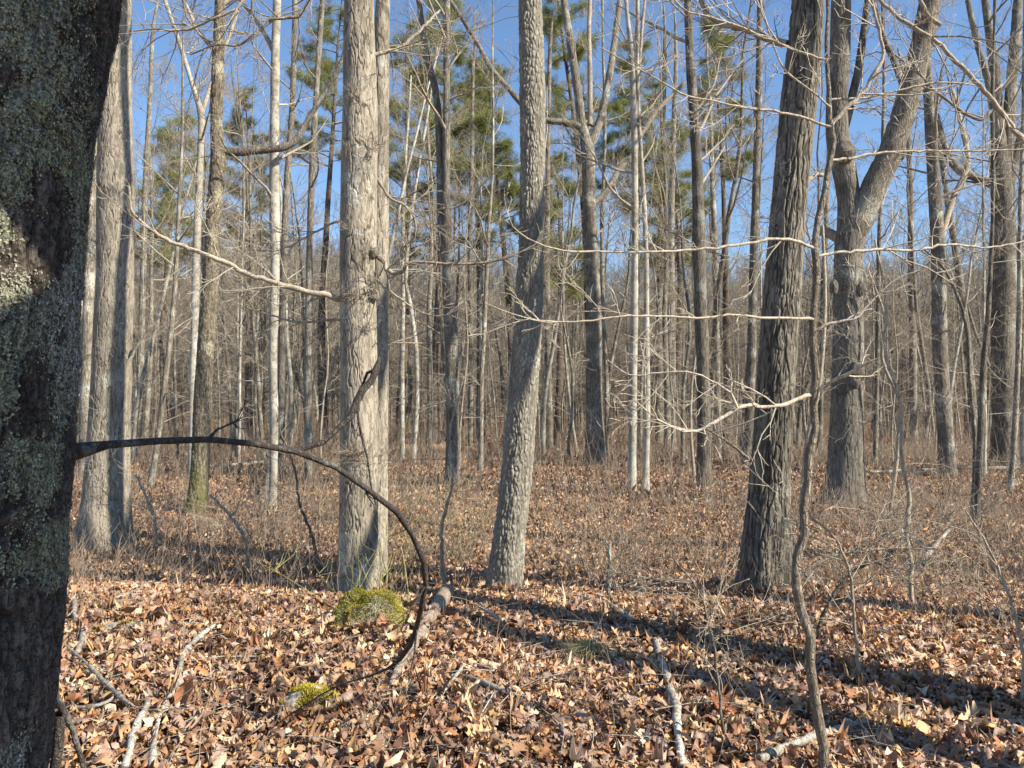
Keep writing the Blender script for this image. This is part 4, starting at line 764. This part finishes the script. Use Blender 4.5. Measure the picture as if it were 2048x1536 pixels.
stick('fallen_log', 'pale log on the ground between the furrowed tree and the ragged dark tree', 'log', [(1740, 957, 6), (1800, 955, 7), (1870, 952, 6)], D, 18, lift=.1)
stick('fallen_log', 'pale log on the ground beyond the ragged dark tree, reaching the right edge', 'log', [(1910, 949, 6), (1980, 950, 8), (2060, 948, 7)], D, 19, lift=.1)
stick('fallen_log', 'thin grey log on the ground beyond the dark mottled tree', 'log', [(420, 944, 5), (480, 940, 6), (530, 934, 6)], D, 20, lift=.1)
stick('fallen_log', 'dark fallen pole behind the close pair of slender trees', 'log', [(1100, 873, 4), (1180, 872, 5), (1300, 868, 4), (1330, 874, 4)], M['midd'], 21, lift=.3)
stick('rotten_stump', 'dark leaning rotten stump at the foot of the straight pale tree', 'stump', [(528, 1012, 16), (538, 985, 14), (560, 945, 10)], M['midd'], 22, sl=[0, .3, .75])
tag(bpy.data.objects['rotten_stump'])
print('sticks', time.time() - T0)

# grass tuft
def tuft(px, py, n, h, label, seed):
    B = gp(px, py); nr = np.random.RandomState(seed); mb = MB()
    for i in range(n):
        a = nr.rand() * 6.28; l = h * (.5 + .7 * nr.rand()); d = np.array([math.cos(a), math.sin(a), 0]); p = B + [nr.randn() * .02, nr.randn() * .02, 0] + d * .02; w = np.array([-d[1], d[0], 0]) * .0018
        q = [p, p + d * l * .25 + [0, 0, l * .6], p + d * l * .75 + [0, 0, l * .6], p + d * l * 1.05 + [0, 0, l * .15]]
        v = np.concatenate([[x - w * (1 - .3 * j), x + w * (1 - .3 * j)] for j, x in enumerate(q)]); c = np.array([.30, .32, .14]) if nr.rand() < .6 else np.array([.42, .36, .2])
        mb.add(v, [[0, 1, 3, 2], [2, 3, 5, 4], [4, 5, 7, 6]], col=np.repeat((c * (.6 + .7 * nr.rand()))[None], 8, 0))
    tag(mb.build('grass_tuft', M['grass'], None, B), label, 'grass tuft')
tuft(1180, 1325, 260, .15, 'grey green grass tuft in the leaves above the shadow band', 1)
tuft(1505, 1462, 70, .07, 'small pale grass tuft beside the big curled leaf', 2)

# ------------------------------------------------------------------ leaves
PAL = np.array([[.54, .37, .23], [.62, .45, .29], [.46, .28, .16], [.40, .20, .10], [.31, .17, .10], [.56, .30, .13], [.36, .25, .20], [.66, .53, .39], [.24, .13, .09], [.42, .31, .25], [.60, .39, .17]])
PW = np.array([2.6, 2.2, 3, 1.8, 2, 1, 2.4, 1.5, 1.6, 2.2, .9]); PW = PW / PW.sum(); PAL = PAL * np.array([[.93, .885, .85]])
def leafset(mb, n, pos_fn, prof, wid, seed, size, tilt=.55, curl=1.3, lift=.045, tone=1.0):
    """prof = half widths along the midrib; each leaf curled, bent and tilted on its own"""
    nr = np.random.RandomState(seed); x, y = pos_fn(nr, n); n = len(x); m = len(prof); z = hfun(x, y)
    u = np.linspace(-.5, .5, m); L = size * (.55 + .75 * nr.rand(n)); cu = nr.randn(n) * curl; be = nr.randn(n) * curl * 1.1; tw = nr.randn(n) * 1.1
    U = np.repeat(u[None], n, 0); res = []
    for sgn in (-1, 0, 1):
        hw = np.asarray(prof)[None] * wid * sgn * (1 + .15 * nr.randn(n, m)); lx = U * (1 + 0 * hw); ly = hw
        lz = cu[:, None] * ly ** 2 * 2.2 + be[:, None] * (lx ** 2 - .08) * .8 + tw[:, None] * lx * ly + .028 * nr.randn(n, m)
        res.append(np.stack([lx, ly, lz], -1) * L[:, None, None])
    G = np.stack(res, 2)  # n,m,3side,3
    yaw = nr.rand(n) * 6.283; ta = nr.randn(n) * tilt; tb = nr.randn(n) * tilt
    def rot(G, a, i, j):
        c, s = np.cos(a)[:, None, None], np.sin(a)[:, None, None]; A = G[..., i] * c - G[..., j] * s; B = G[..., i] * s + G[..., j] * c; H = G.copy(); H[..., i] = A; H[..., j] = B; return H
    G = rot(G, ta, 1, 2); G = rot(G, tb, 0, 2); G = rot(G, yaw, 0, 1)
    mn = G[..., 2].reshape(n, -1).min(1); zz = z + lift * nr.rand(n) ** 1.3 - np.maximum(mn, -.03) * .5
    G = G + np.stack([x, y, zz], -1)[:, None, None, :]
    a = np.arange(m - 1)[:, None] * 3 + np.array([0, 1])[None]; a = a.reshape(-1); q = np.stack([a, a + 1, a + 4, a + 3], -1); F = (q[None] + (np.arange(n) * m * 3)[:, None, None]).reshape(-1, 4)
    ci = nr.choice(len(PAL), n, p=PW); col = PAL[ci] * (.68 + .55 * nr.rand(n, 1)) * tone * (.78 + .5 * vnoise(x * 1.6, y * 1.6, 0 * x, 61))[:, None]; mb.add(G.reshape(-1, 3), F, col=np.repeat(col, m * 3, 0))
def annulus(lo, hi, mx=.70, pad=.8):
    def fn(nr, n):
        y = np.sqrt(nr.uniform(lo * lo, hi * hi, n)); x = nr.uniform(-1, 1, n) * (mx * y + pad); return x, y
    return fn
OAK = [.02, .10, .42, .16, .66, .24, .80, .30, .62, .22, .34, .02]; OVAL = [.02, .55, .8, .75, .5, .02]; MAPLE = [.05, .5, .3, 1.0, .45, .9, .3, .5, .02]; SM = [.1, .9, .8, .1]
lm = MB()
leafset(lm, 11000, annulus(1.6, 7.0), OAK, .46, 1, .088, .26, .9)
leafset(lm, 4000, annulus(1.6, 7.0), MAPLE, .46, 2, .07, .32)
leafset(lm, 28000, annulus(1.6, 7.0), OVAL, .42, 3, .05, .42, 1.6)
leafset(lm, 34000, annulus(1.6, 7.0), SM, .36, 13, .030, .8, 1.5, .05)
def ringpos(cx, cy, ax_, ay_, lo, hi):
    def fn(nr, n):
        a = nr.rand(n) * 6.283; q = nr.uniform(lo, hi, n); return cx + np.cos(a) * ax_ * q, cy + np.sin(a) * ay_ * q
    return fn
for (px_, py_, ax_, ay_, n_) in ((745, 1264, .27, .2, 90), (622, 1425, .16, .14, 60), (245, 1268, .24, .16, 60), (716, 1192, .22, .22, 90), (1008, 1190, .21, .21, 90), (1527, 1194, .36, .33, 170), (205, 1102, .5, .5, 260), (752, 1165, .17, .17, 60), (850, 1275, .25, .3, 40)):
    B = gp(px_, py_)
    for j, pf in enumerate((OAK, OVAL)): leafset(lm, n_, ringpos(B[0], B[1], ax_, ay_, .85, 1.5), pf, .44, 900 + n_ + j, .08, .5, 1.4, .10)
tag(lm.build('leaf_litter', M['leaf'], smooth=True), 'curled brown oak leaves carpeting the ground in front', 'leaves', kind='stuff')
lm = MB()
leafset(lm, 60000, annulus(6.6, 14.0), OVAL, .46, 4, .062, .5, 1.7, .05, .88)
leafset(lm, 60000, annulus(13.5, 26.0), SM, .48, 5, .08, .5, 1.5, .06, .8)
leafset(lm, 60000, annulus(25, 62.0), SM, .55, 6, .14, .5, 1.4, .1, .72)
tag(lm.build('leaf_litter', M['leaf'], smooth=True), 'fine brown leaf carpet stretching back between the trees', 'leaves', kind='stuff')
# a few leaves large enough to be told apart
def bigleaf(px, py, size, col, prof, wid, rot, label, seed):
    B = gp(px, py); nr = np.random.RandomState(seed); m = len(prof); u = np.linspace(-.5, .5, m); res = []
    for s in (-1, -.5, 0, .5, 1):
        ly = np.asarray(prof) * wid * s; res.append(np.stack([u, ly, 2.4 * ly ** 2 + .8 * (u ** 2) + .012 * nr.randn(m)], -1) * size)
    G = np.stack(res, 1); rx, ry, rz = rot
    from mathutils import Euler
    Mx = np.array(Euler(rot).to_matrix()); G = G.reshape(-1, 3) @ Mx.T; G[:, 2] += -G[:, 2].min() * .9 + .03; a = (np.arange(m - 1)[:, None] * 5 + np.arange(4)[None]).reshape(-1)
    mb = MB(); mb.add(G + B, np.stack([a, a + 1, a + 6, a + 5], -1), col=np.repeat(np.array([col]), m * 5, 0)); tag(mb.build('fallen_leaf', M['leaf'], None, B), label, 'leaf')
bigleaf(1440, 1440, .15, (.22, .09, .045), MAPLE, .5, (.7, .5, .3), 'big dark russet leaf curled up in the shadow band at right', 1)
bigleaf(378, 1430, .16, (.40, .17, .08), OVAL, .42, (.3, -1.1, .6), 'reddish brown leaf standing on edge beside the bent pale branch', 2)
bigleaf(1150, 1318, .17, (.66, .42, .18), OAK, .5, (.5, -.3, .5), 'yellow tan lobed leaf lying left of the grass tuft', 3)
bigleaf(1095, 1400, .15, (.60, .38, .17), OAK, .5, (.4, .2, 1.9), 'golden lobed leaf at lower centre below the shadow band', 4)
bigleaf(960, 1495, .15, (.56, .36, .17), OAK, .5, (.3, .2, .4), 'golden lobed leaf near the bottom at centre', 5)
bigleaf(1850, 1485, .14, (.60, .38, .20), OVAL, .4, (.4, .2, .4), 'tan leaf lying flat near the bottom right', 6)
print('leaves', time.time() - T0)

# ------------------------------------------------------------------ undergrowth
rg = random.Random(9); nr = np.random.RandomState(9); ub = MB()
def whip(mb, x, y, h, r, lean=.25, side=3, step=4):
    z = float(hfun(x, y)); p = np.array([x, y, z - .02]); d = unit(np.array([rg.gauss(0, lean), rg.gauss(0, lean), 1.])); pts = [p]
    for i in range(step): d = unit(d + np.array([rg.gauss(0, .16), rg.gauss(0, .16), 0])); p = p + d * h / step; pts.append(p)
    mb.tube(pts, np.linspace(r, r * .35, step + 1), 3)
    for k in range(side):
        i = rg.randrange(1, step); a = rg.uniform(0, 6.28); e = unit(np.array([math.cos(a), math.sin(a), rg.uniform(.1, 1)])); l = h * rg.uniform(.15, .4)
        mb.tube([pts[i], pts[i] + e * l * .5 + [0, 0, .01], pts[i] + unit(e + [0, 0, .5]) * l], [r * .5, r * .4, r * .25], 3)
def clump_ok(x, y): return vnoise(np.array([x * .35]), np.array([y * .35]), np.array([0.]), 55)[0]
n = 0
for k in range(14000):
    Y = math.sqrt(rg.uniform(7.0 ** 2, 34 ** 2)) if k % 3 else rg.uniform(7, 34); x = rg.uniform(-.7, .7) * Y
    if rg.random() > clump_ok(x, Y) * 1.3: continue
    whip(ub, x, Y, rg.uniform(.2, .8) * (1.5 if rg.random() < .12 else 1), (.0016 + .00014 * Y) * rg.uniform(.8, 1.5))
for k in range(7000):
    Y = rg.uniform(20, 62); x = rg.uniform(-.7, .7) * Y
    if rg.random() > clump_ok(x * .5, Y * .5) * 1.4: continue
    whip(ub, x, Y, rg.uniform(.4, 1.9), (.0022 + .00016 * Y) * rg.uniform(.7, 1.3), .3, 4)
for k in range(6500):
    Y = rg.uniform(6.2, 15); x = rg.uniform(-.7, .7) * Y
    if rg.random() > clump_ok(x * 2, Y * 2) * 1.3: continue
    whip(ub, x, Y, rg.uniform(.15, .55), (.0013 + .0001 * Y) * rg.uniform(.7, 1.3), .5, 4)
for k in range(260):
    Y = rg.uniform(3.0, 7.2); x = rg.uniform(-.7, .7) * Y; whip(ub, x, Y, rg.uniform(.12, .5), .0013 * rg.uniform(.8, 1.6), .5)
ub.flush(); cols = nr.rand(ub.n)  # brown to olive stems
nv = ub.n; base = np.array([[.25, .195, .145]]); ub.A['col'] = [np.repeat(base, nv, 0)]
tag(ub.build('undergrowth', M['brush'], smooth=False), 'low tangle of thin bare shrub stems over the leaves', 'undergrowth', kind='stuff')
# litter twigs lying about
tb = MB()
for k in range(1500):
    Y = rg.uniform(2.6, 12); x = rg.uniform(-.7, .7) * Y; z = float(hfun(x, Y)) + rg.uniform(.03, .06); a = rg.uniform(0, 6.28); l = rg.uniform(.08, .4) * (1.3 if Y > 6 else 1); d = np.array([math.cos(a), math.sin(a), rg.uniform(-.05, .15)])
    p = np.array([x, Y, z]); q = p + d * l * .5 + [rg.gauss(0, .02), rg.gauss(0, .02), .01]; tb.tube([p, q, p + d * l], np.array([1, .8, .4]) * rg.uniform(.0012, .0035), 4)
tag(tb.build('fallen_twigs', M['deadwood']), 'small dead twigs scattered over the leaves', 'twigs', kind='stuff')
# greenish briar shrub left of centre
def shrub(px, py, n, h, col, label, seed, spread=.5):
    global rg
    B = gp(px, py); rg = random.Random(seed); mb = MB()
    for k in range(n): whip(mb, B[0] + rg.gauss(0, spread), B[1] + rg.gauss(0, spread * .7), h * rg.uniform(.4, 1.1), .0035 * rg.uniform(.6, 1.2), .45, 5, 6)
    mb.flush(); mb.A['col'] = [np.repeat(np.array([col]), mb.n, 0)]; tag(mb.build('briar_bush', M['brush'], None, B, smooth=False), label, 'bush')
shrub(890, 1120, 55, 1.15, (.25, .22, .125), 'yellowish green stemmed bush between the pale tan tree and the centre tree', 31, .42)
shrub(760, 1240, 16, .8, (.36, .34, .12), 'thin yellow green stems sprouting by the mossy boulder', 32, .15)
shrub(420, 1150, 45, .75, (.17, .13, .10), 'brown twiggy bush in front of the dark mottled tree', 33, .7)
shrub(1950, 1250, 60, .9, (.22, .17, .12), 'tangle of brown stems at the right edge', 34, .6)
shrub(1330, 1130, 50, .7, (.19, .14, .10), 'dark twiggy bush between the centre tree and the furrowed tree', 35, .55)
shrub(1250, 1180, 25, .55, (.24, .18, .12), 'sparse bush right of the centre tree foot', 36, .3)
print('done', time.time() - T0, 'objs', len(SC.objects))
